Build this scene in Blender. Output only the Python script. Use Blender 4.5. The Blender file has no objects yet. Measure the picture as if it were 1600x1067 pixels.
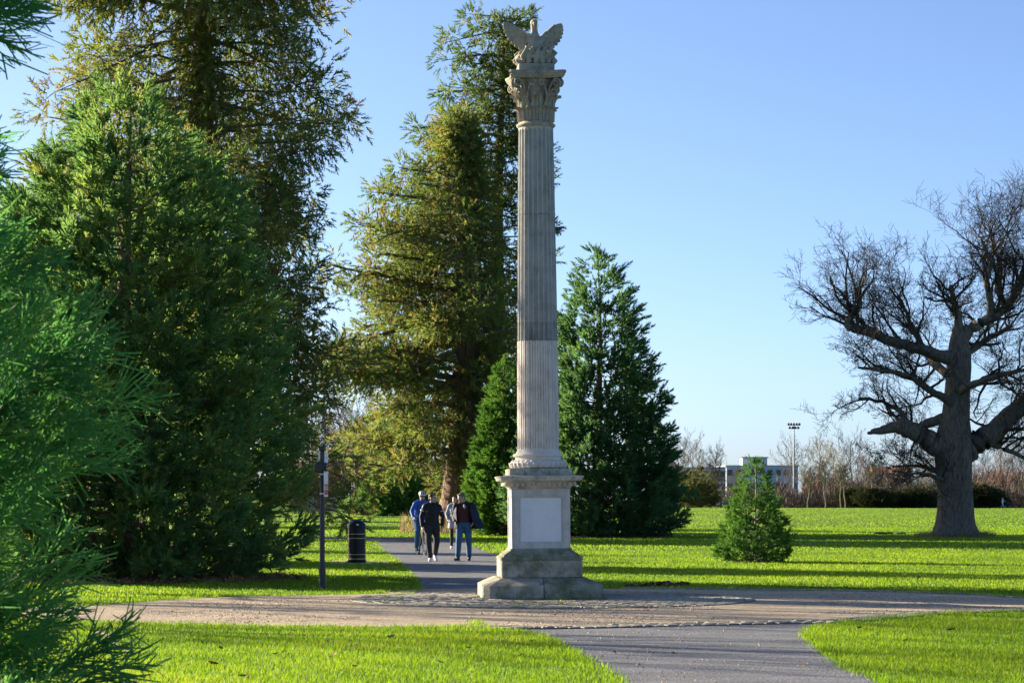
import bpy, bmesh, math, random
import numpy as np
from mathutils import Vector, Matrix, Euler

scene = bpy.context.scene
COL = scene.collection
R = math.radians

# ------------------------------------------------------------------ camera
F, HC, YH = 3800.0, 1.6, 778.0          # focal length in photo pixels, eye height, horizon row
cam_d = bpy.data.cameras.new('camera')
cam_d.sensor_fit = 'HORIZONTAL'
cam_d.sensor_width = 36.0
cam_d.lens = 36.0 * F / 1600.0
cam_d.shift_y = (YH - 533.5) / 1600.0
cam_d.clip_start = 0.1
cam_d.clip_end = 6000
cam_d.dof.use_dof = True
cam_d.dof.focus_distance = 46.0
cam_d.dof.aperture_fstop = 9.0
cam = bpy.data.objects.new('camera', cam_d)
cam.location = (0, 0, HC)
cam.rotation_euler = (R(90), 0, 0)
COL.objects.link(cam)
scene.camera = cam

# ------------------------------------------------------------------ sky, sun, exposure
SUN_EL, SUN_AZ = 17.0, -60.0            # azimuth from +Y, negative to the left
world = bpy.data.worlds.new('World')
scene.world = world
world.use_nodes = True
wn = world.node_tree
sky = wn.nodes.new('ShaderNodeTexSky')
sky.sky_type = 'NISHITA'
sky.sun_disc = False
sky.sun_elevation = R(SUN_EL)
sky.sun_rotation = R(SUN_AZ)
sky.air_density = 0.5
sky.dust_density = 1.0
sky.ozone_density = 3.0
wn.links.new(sky.outputs[0], wn.nodes['Background'].inputs[0])
wn.nodes['Background'].inputs[1].default_value = 0.074

sun_d = bpy.data.lights.new('sun', 'SUN')
sun_d.energy = 5.0
sun_d.angle = R(0.5)
sun_d.color = (1.0, 0.86, 0.66)
sun = bpy.data.objects.new('sun', sun_d)
az, el = R(SUN_AZ), R(SUN_EL)
to_sun = Vector((math.sin(az) * math.cos(el), math.cos(az) * math.cos(el), math.sin(el)))
sun.rotation_euler = to_sun.to_track_quat('Z', 'Y').to_euler()
COL.objects.link(sun)

scene.view_settings.view_transform = 'Standard'
scene.view_settings.look = 'None'
scene.view_settings.exposure = 1.75
scene.view_settings.gamma = 1.0
scene.view_settings.use_curve_mapping = False
scene.cycles.max_bounces = 6
scene.cycles.diffuse_bounces = 4
scene.cycles.glossy_bounces = 2
scene.cycles.transmission_bounces = 4
scene.cycles.sample_clamp_indirect = 6.0


def gp(px, py, z=0.0):
    d = (HC - z) * F / (py - YH)
    return Vector(((px - 800.0) / F * d, d, z))


def wp(px, py, d):
    return Vector(((px - 800.0) / F * d, d, HC + (YH - py) / F * d))


# ------------------------------------------------------------------ object helpers
def tag(o, label=None, cat=None, group=None, kind=None):
    if label: o['label'] = label
    if cat: o['category'] = cat
    if group: o['group'] = group
    if kind: o['kind'] = kind
    return o


def empty(name, loc=(0, 0, 0), rz=0.0):
    o = bpy.data.objects.new(name, None)
    o.empty_display_size = 0.2
    o.location = loc
    o.rotation_euler = (0, 0, rz)
    COL.objects.link(o)
    return o


def thing(name, label, cat, loc=(0, 0, 0), rz=0.0, group=None):
    return tag(empty(name, loc, rz), label, cat, group)


def link_mesh(name, me, mat=None, parent=None, kind=None):
    if mat is not None and len(me.materials) == 0:
        me.materials.append(mat)
    o = bpy.data.objects.new(name, me)
    COL.objects.link(o)
    if parent is not None:
        o.parent = parent
    if kind:
        o['kind'] = kind
    return o


def copy_tree(o, parent=None):
    c = o.copy()
    COL.objects.link(c)
    c.parent = parent
    for ch in list(o.children):
        copy_tree(ch, c)
    return c


def np_mesh(name, V, T, mat, parent=None, tint=None, smooth=False, kind=None):
    me = bpy.data.meshes.new(name)
    V = np.ascontiguousarray(V, dtype=np.float32)
    T = np.ascontiguousarray(T, dtype=np.int32)
    n = T.shape[1]
    me.vertices.add(len(V))
    me.vertices.foreach_set('co', V.ravel())
    me.loops.add(T.size)
    me.loops.foreach_set('vertex_index', T.ravel())
    me.polygons.add(len(T))
    me.polygons.foreach_set('loop_start', np.arange(0, T.size, n, dtype=np.int32))
    if smooth:
        me.polygons.foreach_set('use_smooth', np.ones(len(T), dtype=bool))
    me.update(calc_edges=True)
    if tint is not None:
        a = me.attributes.new('tint', 'FLOAT', 'POINT')
        a.data.foreach_set('value', np.ascontiguousarray(tint, dtype=np.float32))
    return link_mesh(name, me, mat, parent, kind)


class MB:
    """collects polygons for one mesh"""
    def __init__(self):
        self.v, self.f = [], []

    def add(self, vs, fs):
        b = len(self.v)
        self.v += [tuple(p) for p in vs]
        self.f += [tuple(i + b for i in q) for q in fs]
        return self

    def box(self, c, s, m=None, top=1.0, topy=None):
        x, y, z = s[0] / 2, s[1] / 2, s[2] / 2
        tx, ty = x * top, y * (top if topy is None else topy)
        vs = [Vector(p) for p in ((-x, -y, -z), (x, -y, -z), (x, y, -z), (-x, y, -z), (-tx, -ty, z), (tx, -ty, z), (tx, ty, z), (-tx, ty, z))]
        if m is not None:
            vs = [m @ p for p in vs]
        vs = [p + Vector(c) for p in vs]
        return self.add(vs, [(0, 3, 2, 1), (4, 5, 6, 7), (0, 1, 5, 4), (1, 2, 6, 5), (2, 3, 7, 6), (3, 0, 4, 7)])

    def bbox(self, c, s, b=0.01):
        """box with chamfered vertical and top edges"""
        x, y, z = s[0] / 2, s[1] / 2, s[2] / 2
        def ring(ix, zz, k):
            X, Y = x - ix, y - ix
            return [(-X + k, -Y, zz), (X - k, -Y, zz), (X, -Y + k, zz), (X, Y - k, zz), (X - k, Y, zz), (-X + k, Y, zz), (-X, Y - k, zz), (-X, -Y + k, zz)]
        rs = [ring(b, -z, b), ring(0, -z + b, b), ring(0, z - b, b), ring(b, z, b)]
        vs = [Vector(p) + Vector(c) for r in rs for p in r]
        fs = [tuple(reversed(range(8))), tuple(range(24, 32))]
        for k in range(3):
            for i in range(8):
                j = (i + 1) % 8
                fs.append((k * 8 + i, k * 8 + j, k * 8 + 8 + j, k * 8 + 8 + i))
        return self.add(vs, fs)

    def tube(self, pts, rad, n=8, caps=True, mod=None, ref=None):
        pts = [Vector(p) for p in pts]
        K = len(pts)
        b = len(self.v)
        for i, p in enumerate(pts):
            t = (pts[min(i + 1, K - 1)] - pts[max(i - 1, 0)])
            t = t.normalized() if t.length > 1e-9 else Vector((0, 0, 1))
            rf = Vector(ref) if ref is not None else (Vector((1, 0, 0)) if abs(t.x) < 0.85 else Vector((0, 1, 0)))
            u = (rf - t * rf.dot(t)).normalized()
            w = t.cross(u)
            r = rad[i]
            rx, ry = (r if isinstance(r, (tuple, list)) else (r, r))
            for k in range(n):
                a = 2 * math.pi * k / n
                q = mod(i, a) if mod else 1.0
                self.v.append(tuple(p + u * (math.cos(a) * rx * q) + w * (math.sin(a) * ry * q)))
        for i in range(K - 1):
            for k in range(n):
                k2 = (k + 1) % n
                self.f.append((b + i * n + k, b + i * n + k2, b + (i + 1) * n + k2, b + (i + 1) * n + k))
        if caps:
            self.f.append(tuple(b + k for k in reversed(range(n))))
            self.f.append(tuple(b + (K - 1) * n + k for k in range(n)))
        return self

    def lathe(self, prof, n=32, c=(0, 0, 0), sx=1.0, sy=1.0, m=None):
        b = len(self.v)
        for r, z in prof:
            for k in range(n):
                a = 2 * math.pi * k / n
                p = Vector((r * sx * math.cos(a), r * sy * math.sin(a), z))
                if m is not None: p = m @ p
                self.v.append(tuple(p + Vector(c)))
        for i in range(len(prof) - 1):
            for k in range(n):
                k2 = (k + 1) % n
                self.f.append((b + i * n + k, b + i * n + k2, b + (i + 1) * n + k2, b + (i + 1) * n + k))
        self.f.append(tuple(b + k for k in reversed(range(n))))
        self.f.append(tuple(b + (len(prof) - 1) * n + k for k in range(n)))
        return self

    def ball(self, c, r, n=12, m=None):
        rx, ry, rz = r if isinstance(r, (tuple, list)) else (r, r, r)
        h = n // 2 + 1
        prof = [(max(math.sin(math.pi * i / h), 0.001), -math.cos(math.pi * i / h)) for i in range(h + 1)]
        mm = Matrix.Diagonal((rx, ry, rz))
        if m is not None: mm = m @ mm
        return self.lathe(prof, n, c, m=mm)

    def square_lathe(self, prof, c=(0, 0, 0)):
        """square section moulding; prof = (half width, z)"""
        b = len(self.v)
        for r, z in prof:
            for sx, sy in ((-1, -1), (1, -1), (1, 1), (-1, 1)):
                self.v.append((c[0] + sx * r, c[1] + sy * r, c[2] + z))
        for i in range(len(prof) - 1):
            for k in range(4):
                k2 = (k + 1) % 4
                self.f.append((b + i * 4 + k, b + i * 4 + k2, b + (i + 1) * 4 + k2, b + (i + 1) * 4 + k))
        self.f.append((b + 3, b + 2, b + 1, b))
        e = b + (len(prof) - 1) * 4
        self.f.append((e, e + 1, e + 2, e + 3))
        return self

    def mesh(self, name, smooth=False, angle=None):
        me = bpy.data.meshes.new(name)
        me.from_pydata(self.v, [], self.f)
        if smooth:
            me.polygons.foreach_set('use_smooth', np.ones(len(me.polygons), dtype=bool))
            if angle is not None:
                me.set_sharp_from_angle(angle=R(angle))
        me.update()
        return me

    def build(self, name, mat, parent=None, smooth=False, angle=40, kind=None):
        return link_mesh(name, self.mesh(name, smooth, angle if smooth else None), mat, parent, kind)

    def remesh(self, name, mat, parent=None, voxel=0.012, it=3, fac=0.5, kind=None):
        me = self.mesh(name)
        t = bpy.data.objects.new('tmp', me)
        COL.objects.link(t)
        r = t.modifiers.new('r', 'REMESH')
        r.mode = 'VOXEL'
        r.voxel_size = voxel
        s = t.modifiers.new('s', 'SMOOTH')
        s.factor = fac
        s.iterations = it
        dg = bpy.context.evaluated_depsgraph_get()
        out = bpy.data.meshes.new_from_object(t.evaluated_get(dg))
        out.name = name
        out.polygons.foreach_set('use_smooth', np.ones(len(out.polygons), dtype=bool))
        out.update()
        bpy.data.objects.remove(t)
        bpy.data.meshes.remove(me)
        out.materials.clear()
        return link_mesh(name, out, mat, parent, kind)


# ------------------------------------------------------------------ materials
def new_mat(name):
    m = bpy.data.materials.new(name)
    m.use_nodes = True
    nt = m.node_tree
    return m, nt, nt.nodes['Principled BSDF'], nt.nodes['Material Output']


def rgb(c):
    return (c[0], c[1], c[2], 1.0)


def ramp(nt, stops, interp='LINEAR'):
    n = nt.nodes.new('ShaderNodeValToRGB')
    n.color_ramp.interpolation = interp
    e = n.color_ramp.elements
    while len(e) < len(stops):
        e.new(0.5)
    for i, (p, c) in enumerate(stops):
        e[i].position = p
        e[i].color = rgb(c)
    return n


def noise(nt, scale, detail=6, rough=0.6, stretch=(1, 1, 1), coord='Object', off=(0, 0, 0)):
    tc = nt.nodes.new('ShaderNodeTexCoord')
    mp = nt.nodes.new('ShaderNodeMapping')
    mp.inputs['Scale'].default_value = stretch
    mp.inputs['Location'].default_value = off
    nt.links.new(tc.outputs[coord], mp.inputs['Vector'])
    n = nt.nodes.new('ShaderNodeTexNoise')
    n.inputs['Scale'].default_value = scale
    n.inputs['Detail'].default_value = detail
    n.inputs['Roughness'].default_value = rough
    nt.links.new(mp.outputs[0], n.inputs['Vector'])
    return n


def mixc(nt, fac, a, b, mode='MIX'):
    n = nt.nodes.new('ShaderNodeMix')
    n.data_type = 'RGBA'
    n.blend_type = mode
    if hasattr(fac, 'is_linked'): nt.links.new(fac, n.inputs[0])
    else: n.inputs[0].default_value = fac
    for k, s in ((6, a), (7, b)):
        if hasattr(s, 'is_linked'): nt.links.new(s, n.inputs[k])
        else: n.inputs[k].default_value = rgb(s)
    return n.outputs[2]


def bump(nt, bsdf, h, strength=0.4, dist=0.02):
    b = nt.nodes.new('ShaderNodeBump')
    b.inputs['Strength'].default_value = strength
    b.inputs['Distance'].default_value = dist
    nt.links.new(h, b.inputs['Height'])
    nt.links.new(b.outputs[0], bsdf.inputs['Normal'])


def nmat(name, c1, c2, scale=4.0, rough=0.8, bmp=0.3, dist=0.02, stretch=(1, 1, 1), detail=8, spec=0.3, coord='Object', metal=0.0, lo=0.3, hi=0.7):
    m, nt, b, out = new_mat(name)
    n = noise(nt, scale, detail, 0.65, stretch, coord)
    r = ramp(nt, [(lo, c1), (hi, c2)])
    nt.links.new(n.outputs[0], r.inputs[0])
    nt.links.new(r.outputs[0], b.inputs['Base Color'])
    b.inputs['Roughness'].default_value = rough
    b.inputs['Specular IOR Level'].default_value = spec
    b.inputs['Metallic'].default_value = metal
    if bmp > 0:
        bump(nt, b, n.outputs[0], bmp, dist)
    return m


def foliage_mat(name, stops, trans=0.3, rough=0.6, tr_gain=1.4):
    m, nt, b, out = new_mat(name)
    at = nt.nodes.new('ShaderNodeAttribute')
    at.attribute_name = 'tint'
    r = ramp(nt, stops)
    nt.links.new(at.outputs['Fac'], r.inputs[0])
    nt.links.new(r.outputs[0], b.inputs['Base Color'])
    b.inputs['Roughness'].default_value = rough
    b.inputs['Specular IOR Level'].default_value = 0.25
    tr = nt.nodes.new('ShaderNodeBsdfTranslucent')
    g = mixc(nt, 1.0, r.outputs[0], (tr_gain, tr_gain, tr_gain * 0.6), 'MULTIPLY')
    nt.links.new(g, tr.inputs['Color'])
    mx = nt.nodes.new('ShaderNodeMixShader')
    mx.inputs[0].default_value = trans
    nt.links.new(b.outputs[0], mx.inputs[1])
    nt.links.new(tr.outputs[0], mx.inputs[2])
    nt.links.new(mx.outputs[0], out.inputs['Surface'])
    return m


def stone_mat(name, base, dark, warm, moss=0.0, lich=0.3, scale=5.0, streak=0.5):
    m, nt, b, out = new_mat(name)
    n1 = noise(nt, scale, 10, 0.7)
    r1 = ramp(nt, [(0.28, dark), (0.5, base), (0.75, warm)])
    nt.links.new(n1.outputs[0], r1.inputs[0])
    n2 = noise(nt, 3.0, 8, 0.7, (3.0, 3.0, 0.35), off=(3, 1, 2))       # vertical weather streaks
    r2 = ramp(nt, [(0.45, (1, 1, 1)), (0.72, (0.5, 0.49, 0.47))])
    nt.links.new(n2.outputs[0], r2.inputs[0])
    c = mixc(nt, streak, r1.outputs[0], r2.outputs[0], 'MULTIPLY')
    n3 = noise(nt, 28.0, 4, 0.6, off=(7, 3, 1))                          # lichen specks
    r3 = ramp(nt, [(0.6, (0, 0, 0)), (0.7, (lich, lich, lich))])
    nt.links.new(n3.outputs[0], r3.inputs[0])
    c = mixc(nt, r3.outputs[0], c, (dark[0] * 0.45, dark[1] * 0.47, dark[2] * 0.42))
    if moss > 0:
        n4 = noise(nt, 3.2, 8, 0.75, off=(1, 9, 4))
        r4 = ramp(nt, [(0.5 - 0.12 * moss, (0, 0, 0)), (0.72 - 0.1 * moss, (0.85, 0.85, 0.85))])
        nt.links.new(n4.outputs[0], r4.inputs[0])
        c = mixc(nt, r4.outputs[0], c, (0.075, 0.095, 0.03))
        n6 = noise(nt, 4.5, 10, 0.8, off=(5, 2, 8))
        r6 = ramp(nt, [(0.56, (0, 0, 0)), (0.66, (0.8, 0.8, 0.8))])
        nt.links.new(n6.outputs[0], r6.inputs[0])
        c = mixc(nt, r6.outputs[0], c, (0.07, 0.068, 0.055))
        n7 = noise(nt, 7.0, 6, 0.7, off=(11, 6, 3))
        r7 = ramp(nt, [(0.66, (0, 0, 0)), (0.74, (0.7, 0.7, 0.7))])
        nt.links.new(n7.outputs[0], r7.inputs[0])
        c = mixc(nt, r7.outputs[0], c, (0.5, 0.48, 0.43))
    nt.links.new(c, b.inputs['Base Color'])
    b.inputs['Roughness'].default_value = 0.88
    b.inputs['Specular IOR Level'].default_value = 0.2
    n5 = noise(nt, 40.0, 8, 0.7)
    bump(nt, b, n5.outputs[0], 0.45, 0.012)
    return m


M = {}
M['stone_base'] = stone_mat('stone_base', (0.415, 0.378, 0.305), (0.207, 0.195, 0.171), (0.512, 0.476, 0.403), moss=0.55, streak=0.4)
M['stone_moss'] = stone_mat('stone_moss', (0.329, 0.317, 0.244), (0.159, 0.159, 0.122), (0.439, 0.415, 0.342), moss=1.0, streak=0.3)
M['stone_die'] = stone_mat('stone_die', (0.525, 0.500, 0.451), (0.366, 0.354, 0.329), (0.610, 0.586, 0.537), moss=0.0, lich=0.15, streak=0.45)
M['stone_cornice'] = stone_mat('stone_cornice', (0.549, 0.500, 0.415), (0.317, 0.293, 0.244), (0.659, 0.610, 0.512), moss=0.2, lich=0.4)
M['stone_shaft_low'] = stone_mat('stone_shaft_low', (0.671, 0.598, 0.525), (0.464, 0.427, 0.390), (0.720, 0.695, 0.610), lich=0.35, streak=0.35)
M['stone_shaft'] = stone_mat('stone_shaft', (0.43, 0.425, 0.4), (0.28, 0.28, 0.27), (0.52, 0.51, 0.47), lich=0.4, streak=0.6)
M['stone_band'] = stone_mat('stone_band', (0.34, 0.335, 0.315), (0.21, 0.21, 0.2), (0.45, 0.44, 0.4), lich=0.5, streak=0.8)
M['stone_capital'] = stone_mat('stone_capital', (0.35, 0.315, 0.245), (0.17, 0.155, 0.125), (0.48, 0.435, 0.34), lich=0.55, streak=0.6, scale=9.0)
M['marble'] = stone_mat('marble', (0.72, 0.73, 0.74), (0.6, 0.62, 0.64), (0.78, 0.78, 0.77), lich=0.08, streak=0.12, scale=3.0)
M['bark_red'] = nmat('bark_red', (0.06, 0.036, 0.024), (0.29, 0.18, 0.12), 3.0, 0.9, 0.9, 0.12, (5, 5, 0.5))
M['bark_grey'] = nmat('bark_grey', (0.05, 0.042, 0.034), (0.2, 0.17, 0.14), 4.0, 0.9, 0.8, 0.08, (3, 3, 0.6))
M['bark_oak'] = nmat('bark_oak', (0.05, 0.042, 0.033), (0.25, 0.21, 0.16), 5.0, 0.95, 1.0, 0.07, (3.2, 3.2, 0.55))
M['twig_oak'] = nmat('twig_oak', (0.03, 0.024, 0.018), (0.09, 0.072, 0.052), 3.0, 0.9, 0.2)
M['dead_wood'] = nmat('dead_wood', (0.14, 0.12, 0.095), (0.34, 0.3, 0.25), 4.0, 0.9, 0.4, 0.02, (2, 2, 0.5))
M['twig_far'] = nmat('twig_far', (0.075, 0.06, 0.047), (0.17, 0.135, 0.1), 0.4, 0.9, 0.0)
M['twig_olive'] = nmat('twig_olive', (0.11, 0.09, 0.045), (0.21, 0.17, 0.085), 0.4, 0.9, 0.0)
M['twig_pink'] = nmat('twig_pink', (0.12, 0.075, 0.055), (0.24, 0.16, 0.115), 0.3, 0.9, 0.0)
M['bark_pale'] = nmat('bark_pale', (0.2, 0.17, 0.11), (0.33, 0.28, 0.19), 2.0, 0.9, 0.1)
G_YOUNG = [(0.0, (0.04, 0.085, 0.042)), (0.4, (0.075, 0.155, 0.066)), (0.75, (0.125, 0.22, 0.075)), (0.93, (0.19, 0.25, 0.07)), (1.0, (0.2, 0.12, 0.055))]
G_BLUE = [(0.0, (0.03, 0.11, 0.05)), (0.4, (0.062, 0.19, 0.075)), (0.8, (0.12, 0.28, 0.085)), (1.0, (0.27, 0.34, 0.08))]
G_OLD = [(0.0, (0.045, 0.072, 0.03)), (0.4, (0.085, 0.14, 0.045)), (0.68, (0.15, 0.19, 0.052)), (0.84, (0.2, 0.17, 0.075)), (1.0, (0.21, 0.125, 0.065))]
G_BRIGHT = [(0.0, (0.04, 0.1, 0.025)), (0.5, (0.08, 0.19, 0.038)), (0.9, (0.14, 0.24, 0.045)), (1.0, (0.17, 0.18, 0.05))]
M['leaf_young'] = foliage_mat('leaf_young', G_YOUNG, 0.5, 0.6, 1.7)
M['leaf_near'] = foliage_mat('leaf_near', G_BLUE, 0.5, 0.65, 1.7)
M['leaf_old'] = foliage_mat('leaf_old', G_OLD, 0.5, 0.6, 1.6)
M['leaf_bright'] = foliage_mat('leaf_bright', G_BRIGHT, 0.35)
M['grass_blade'] = foliage_mat('grass_blade', [(0.0, (0.045, 0.11, 0.008)), (0.45, (0.14, 0.25, 0.010)), (0.8, (0.24, 0.33, 0.014)), (1.0, (0.34, 0.29, 0.07))], 0.5, 0.55, 1.6)
M['litter'] = foliage_mat('litter', [(0.0, (0.07, 0.035, 0.018)), (0.6, (0.18, 0.095, 0.05)), (1.0, (0.28, 0.17, 0.09))], 0.1)
M['larch'] = foliage_mat('larch', [(0.0, (0.07, 0.085, 0.022)), (1.0, (0.2, 0.2, 0.055))], 0.3)
M['hedge_dark'] = foliage_mat('hedge_dark', [(0.0, (0.016, 0.022, 0.01)), (0.7, (0.05, 0.058, 0.025)), (1.0, (0.1, 0.085, 0.04))], 0.2)
M['dry_grass'] = foliage_mat('dry_grass', [(0.0, (0.15, 0.1, 0.05)), (1.0, (0.38, 0.29, 0.17))], 0.3)


def ground_mat():
    m, nt, b, out = new_mat('lawn')
    n1 = noise(nt, 0.35, 8, 0.7, (0.35, 1.0, 1.0))
    n2 = noise(nt, 6.0, 10, 0.75)
    n3 = noise(nt, 90.0, 4, 0.7)
    r1 = ramp(nt, [(0.3, (0.085, 0.165, 0.011)), (0.55, (0.12, 0.215, 0.014)), (0.75, (0.165, 0.235, 0.024))])
    nt.links.new(n1.outputs[0], r1.inputs[0])
    r2 = ramp(nt, [(0.3, (0.55, 0.55, 0.5)), (0.7, (1.25, 1.2, 1.1))])
    nt.links.new(n2.outputs[0], r2.inputs[0])
    c = mixc(nt, 0.9, r1.outputs[0], r2.outputs[0], 'MULTIPLY')
    r3 = ramp(nt, [(0.3, (0.45, 0.5, 0.45)), (0.7, (1.3, 1.25, 1.2))])
    nt.links.new(n3.outputs[0], r3.inputs[0])
    c = mixc(nt, 0.8, c, r3.outputs[0], 'MULTIPLY')
    nt.links.new(c, b.inputs['Base Color'])
    b.inputs['Roughness'].default_value = 0.85
    b.inputs['Specular IOR Level'].default_value = 0.15
    bump(nt, b, n3.outputs[0], 1.0, 0.06)
    # grass lets light through its blades
    tr = nt.nodes.new('ShaderNodeBsdfTranslucent')
    return m


M['lawn'] = ground_mat()


def grit_mat(name, c1, c2, c3, fine, patch=0.8):
    m, nt, b, out = new_mat(name)
    n1 = noise(nt, fine, 3, 0.6)
    r1 = ramp(nt, [(0.3, c1), (0.5, c2), (0.72, c3)])
    nt.links.new(n1.outputs[0], r1.inputs[0])
    n2 = noise(nt, patch, 8, 0.65)
    r2 = ramp(nt, [(0.3, (0.62, 0.62, 0.62)), (0.7, (1.2, 1.18, 1.15))])
    nt.links.new(n2.outputs[0], r2.inputs[0])
    c = mixc(nt, 0.8, r1.outputs[0], r2.outputs[0], 'MULTIPLY')
    n4 = noise(nt, 3.5, 10, 0.8, (0.35, 1.0, 1.0), off=(4, 2, 0))      # worn and damp patches drawn out along the way
    r4 = ramp(nt, [(0.32, (0.55, 0.56, 0.6)), (0.5, (1.0, 1.0, 1.0)), (0.7, (1.3, 1.25, 1.2))])
    nt.links.new(n4.outputs[0], r4.inputs[0])
    c = mixc(nt, 0.85, c, r4.outputs[0], 'MULTIPLY')
    nt.links.new(c, b.inputs['Base Color'])
    b.inputs['Roughness'].default_value = 0.85
    b.inputs['Specular IOR Level'].default_value = 0.3
    bump(nt, b, n1.outputs[0], 0.9, 0.02)
    return m


M['asphalt'] = grit_mat('asphalt', (0.075, 0.082, 0.095), (0.15, 0.158, 0.172), (0.28, 0.28, 0.285), 30.0)
M['gravel'] = grit_mat('gravel', (0.2, 0.15, 0.095), (0.43, 0.345, 0.235), (0.62, 0.51, 0.37), 22.0)
M['joint'] = nmat('joint', (0.07, 0.085, 0.03), (0.26, 0.22, 0.16), 5.0, 0.95, 0.5, 0.02)
M['sett'] = nmat('sett', (0.17, 0.155, 0.125), (0.38, 0.35, 0.29), 2.2, 0.8, 0.4, 0.01, coord='Generated', detail=6)
M['kerb'] = nmat('kerb', (0.2, 0.2, 0.19), (0.36, 0.35, 0.33), 6.0, 0.85, 0.3)
M['concrete'] = nmat('concrete', (0.26, 0.24, 0.21), (0.4, 0.37, 0.33), 5.0, 0.9, 0.3)
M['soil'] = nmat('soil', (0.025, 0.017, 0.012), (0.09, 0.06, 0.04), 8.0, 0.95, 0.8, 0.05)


def plain(name, c, rough=0.6, metal=0.0, spec=0.4, v=0.25, scale=9.0, bmp=0.1):
    return nmat(name, tuple(x * (1 - v) for x in c), tuple(min(1, x * (1 + v)) for x in c), scale, rough, bmp, 0.004, spec=spec, metal=metal)


M['black_gloss'] = plain('black_gloss', (0.01, 0.01, 0.011), 0.36, spec=0.25, bmp=0.03)
M['gold'] = plain('gold', (0.5, 0.36, 0.14), 0.4, 0.6)
M['post_black'] = plain('post_black', (0.02, 0.022, 0.026), 0.45)
M['sign_pale'] = plain('sign_pale', (0.42, 0.55, 0.6), 0.5, v=0.15)
M['sign_blue'] = plain('sign_blue', (0.1, 0.22, 0.36), 0.5)
M['sign_white'] = plain('sign_white', (0.7, 0.72, 0.72), 0.5, v=0.08)
M['sign_red'] = plain('sign_red', (0.55, 0.05, 0.06), 0.5)
M['white_plastic'] = plain('white_plastic', (0.75, 0.76, 0.78), 0.4, v=0.08)
M['skin'] = plain('skin', (0.5, 0.3, 0.22), 0.55, v=0.1)
M['hair'] = plain('hair', (0.028, 0.018, 0.013), 0.6)
M['hair_grey'] = plain('hair_grey', (0.11, 0.09, 0.075), 0.6)
M['lips'] = plain('lips', (0.33, 0.13, 0.1), 0.5)
M['eye_dark'] = plain('eye_dark', (0.02, 0.017, 0.015), 0.3)
M['jacket_black'] = plain('jacket_black', (0.014, 0.014, 0.016), 0.7, scale=14, bmp=0.5)
M['trouser_dark'] = plain('trouser_dark', (0.03, 0.027, 0.03), 0.85, bmp=0.4)
M['coat_navy'] = plain('coat_navy', (0.011, 0.015, 0.03), 0.75, bmp=0.5)
M['maroon'] = plain('maroon', (0.075, 0.022, 0.022), 0.9, bmp=0.4)
M['jeans'] = plain('jeans', (0.05, 0.115, 0.21), 0.85, bmp=0.4, v=0.35)
M['jacket_blue'] = plain('jacket_blue', (0.012, 0.085, 0.4), 0.6, bmp=0.3)
M['trouser_blue'] = plain('trouser_blue', (0.035, 0.12, 0.24), 0.85, bmp=0.4)
M['coat_grey'] = plain('coat_grey', (0.3, 0.32, 0.36), 0.85, v=0.12)
M['pale_blue'] = plain('pale_blue', (0.28, 0.38, 0.5), 0.85)
M['shoe_white'] = plain('shoe_white', (0.72, 0.72, 0.72), 0.5, v=0.06)
M['shoe_black'] = plain('shoe_black', (0.015, 0.015, 0.018), 0.5)
M['silver_strip'] = plain('silver_strip', (0.6, 0.65, 0.68), 0.3)
M['rubber'] = plain('rubber', (0.015, 0.015, 0.015), 0.7)
M['steel'] = plain('steel', (0.35, 0.36, 0.37), 0.35, 0.9)
M['frame_paint'] = plain('frame_paint', (0.03, 0.03, 0.035), 0.3)
M['metal_mast'] = plain('metal_mast', (0.3, 0.32, 0.34), 0.5, 0.4)
M['lamp_head'] = plain('lamp_head', (0.04, 0.045, 0.05), 0.5)
M['clad_blue'] = plain('clad_blue', (0.42, 0.5, 0.58), 0.6, v=0.08, scale=0.4)
M['clad_pale'] = plain('clad_pale', (0.55, 0.57, 0.58), 0.6, v=0.08, scale=0.4)
M['brick_far'] = plain('brick_far', (0.33, 0.25, 0.2), 0.9, v=0.15, scale=0.8)
M['slate'] = plain('slate', (0.1, 0.095, 0.095), 0.8, v=0.2, scale=1.0)
M['roof_orange'] = plain('roof_orange', (0.55, 0.16, 0.06), 0.8, v=0.15, scale=1.0)
M['pane'] = plain('pane', (0.06, 0.075, 0.09), 0.15, v=0.2, scale=0.5, bmp=0)
M['leaf_brown'] = plain('leaf_brown', (0.22, 0.09, 0.035), 0.8, v=0.4)
M['car_blue'] = plain('car_blue', (0.1, 0.2, 0.42), 0.3, v=0.1)

rng = np.random.default_rng(7)
random.seed(11)

# ================================================================== GROUND
def sheet(name, pts, z, mat, kind='structure', parent=None):
    me = bpy.data.meshes.new(name)
    bm = bmesh.new()
    vs = [bm.verts.new((p[0], p[1], z)) for p in pts]
    f = bm.faces.new(vs)
    if f.normal.z < 0: f.normal_flip()
    bm.normal_update()
    if f.normal.z < 0: f.normal_flip()
    bmesh.ops.triangulate(bm, faces=[f])
    bm.to_mesh(me)
    bm.free()
    return link_mesh(name, me, mat, parent, kind)


def smooth_pts(pts, n=8):
    """Catmull-Rom through 2-D points"""
    out = []
    P = [Vector((p[0], p[1])) for p in pts]
    for i in range(len(P) - 1):
        a, b, c, d = P[max(i - 1, 0)], P[i], P[i + 1], P[min(i + 2, len(P) - 1)]
        for k in range(n):
            t = k / n
            out.append(0.5 * ((2 * b) + (c - a) * t + (2 * a - 5 * b + 4 * c - d) * t * t + (3 * b - a - 3 * c + d) * t ** 3))
    out.append(P[-1])
    return out


def jag(pts, amp, seed=1):
    r = random.Random(seed)
    return [Vector((p[0] + r.uniform(-amp, amp), p[1] + r.uniform(-amp, amp))) for p in pts]


sheet('ground', [(-900, -60), (900, -60), (900, 1500), (-900, 1500)], 0.0, M['lawn'])

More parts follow.
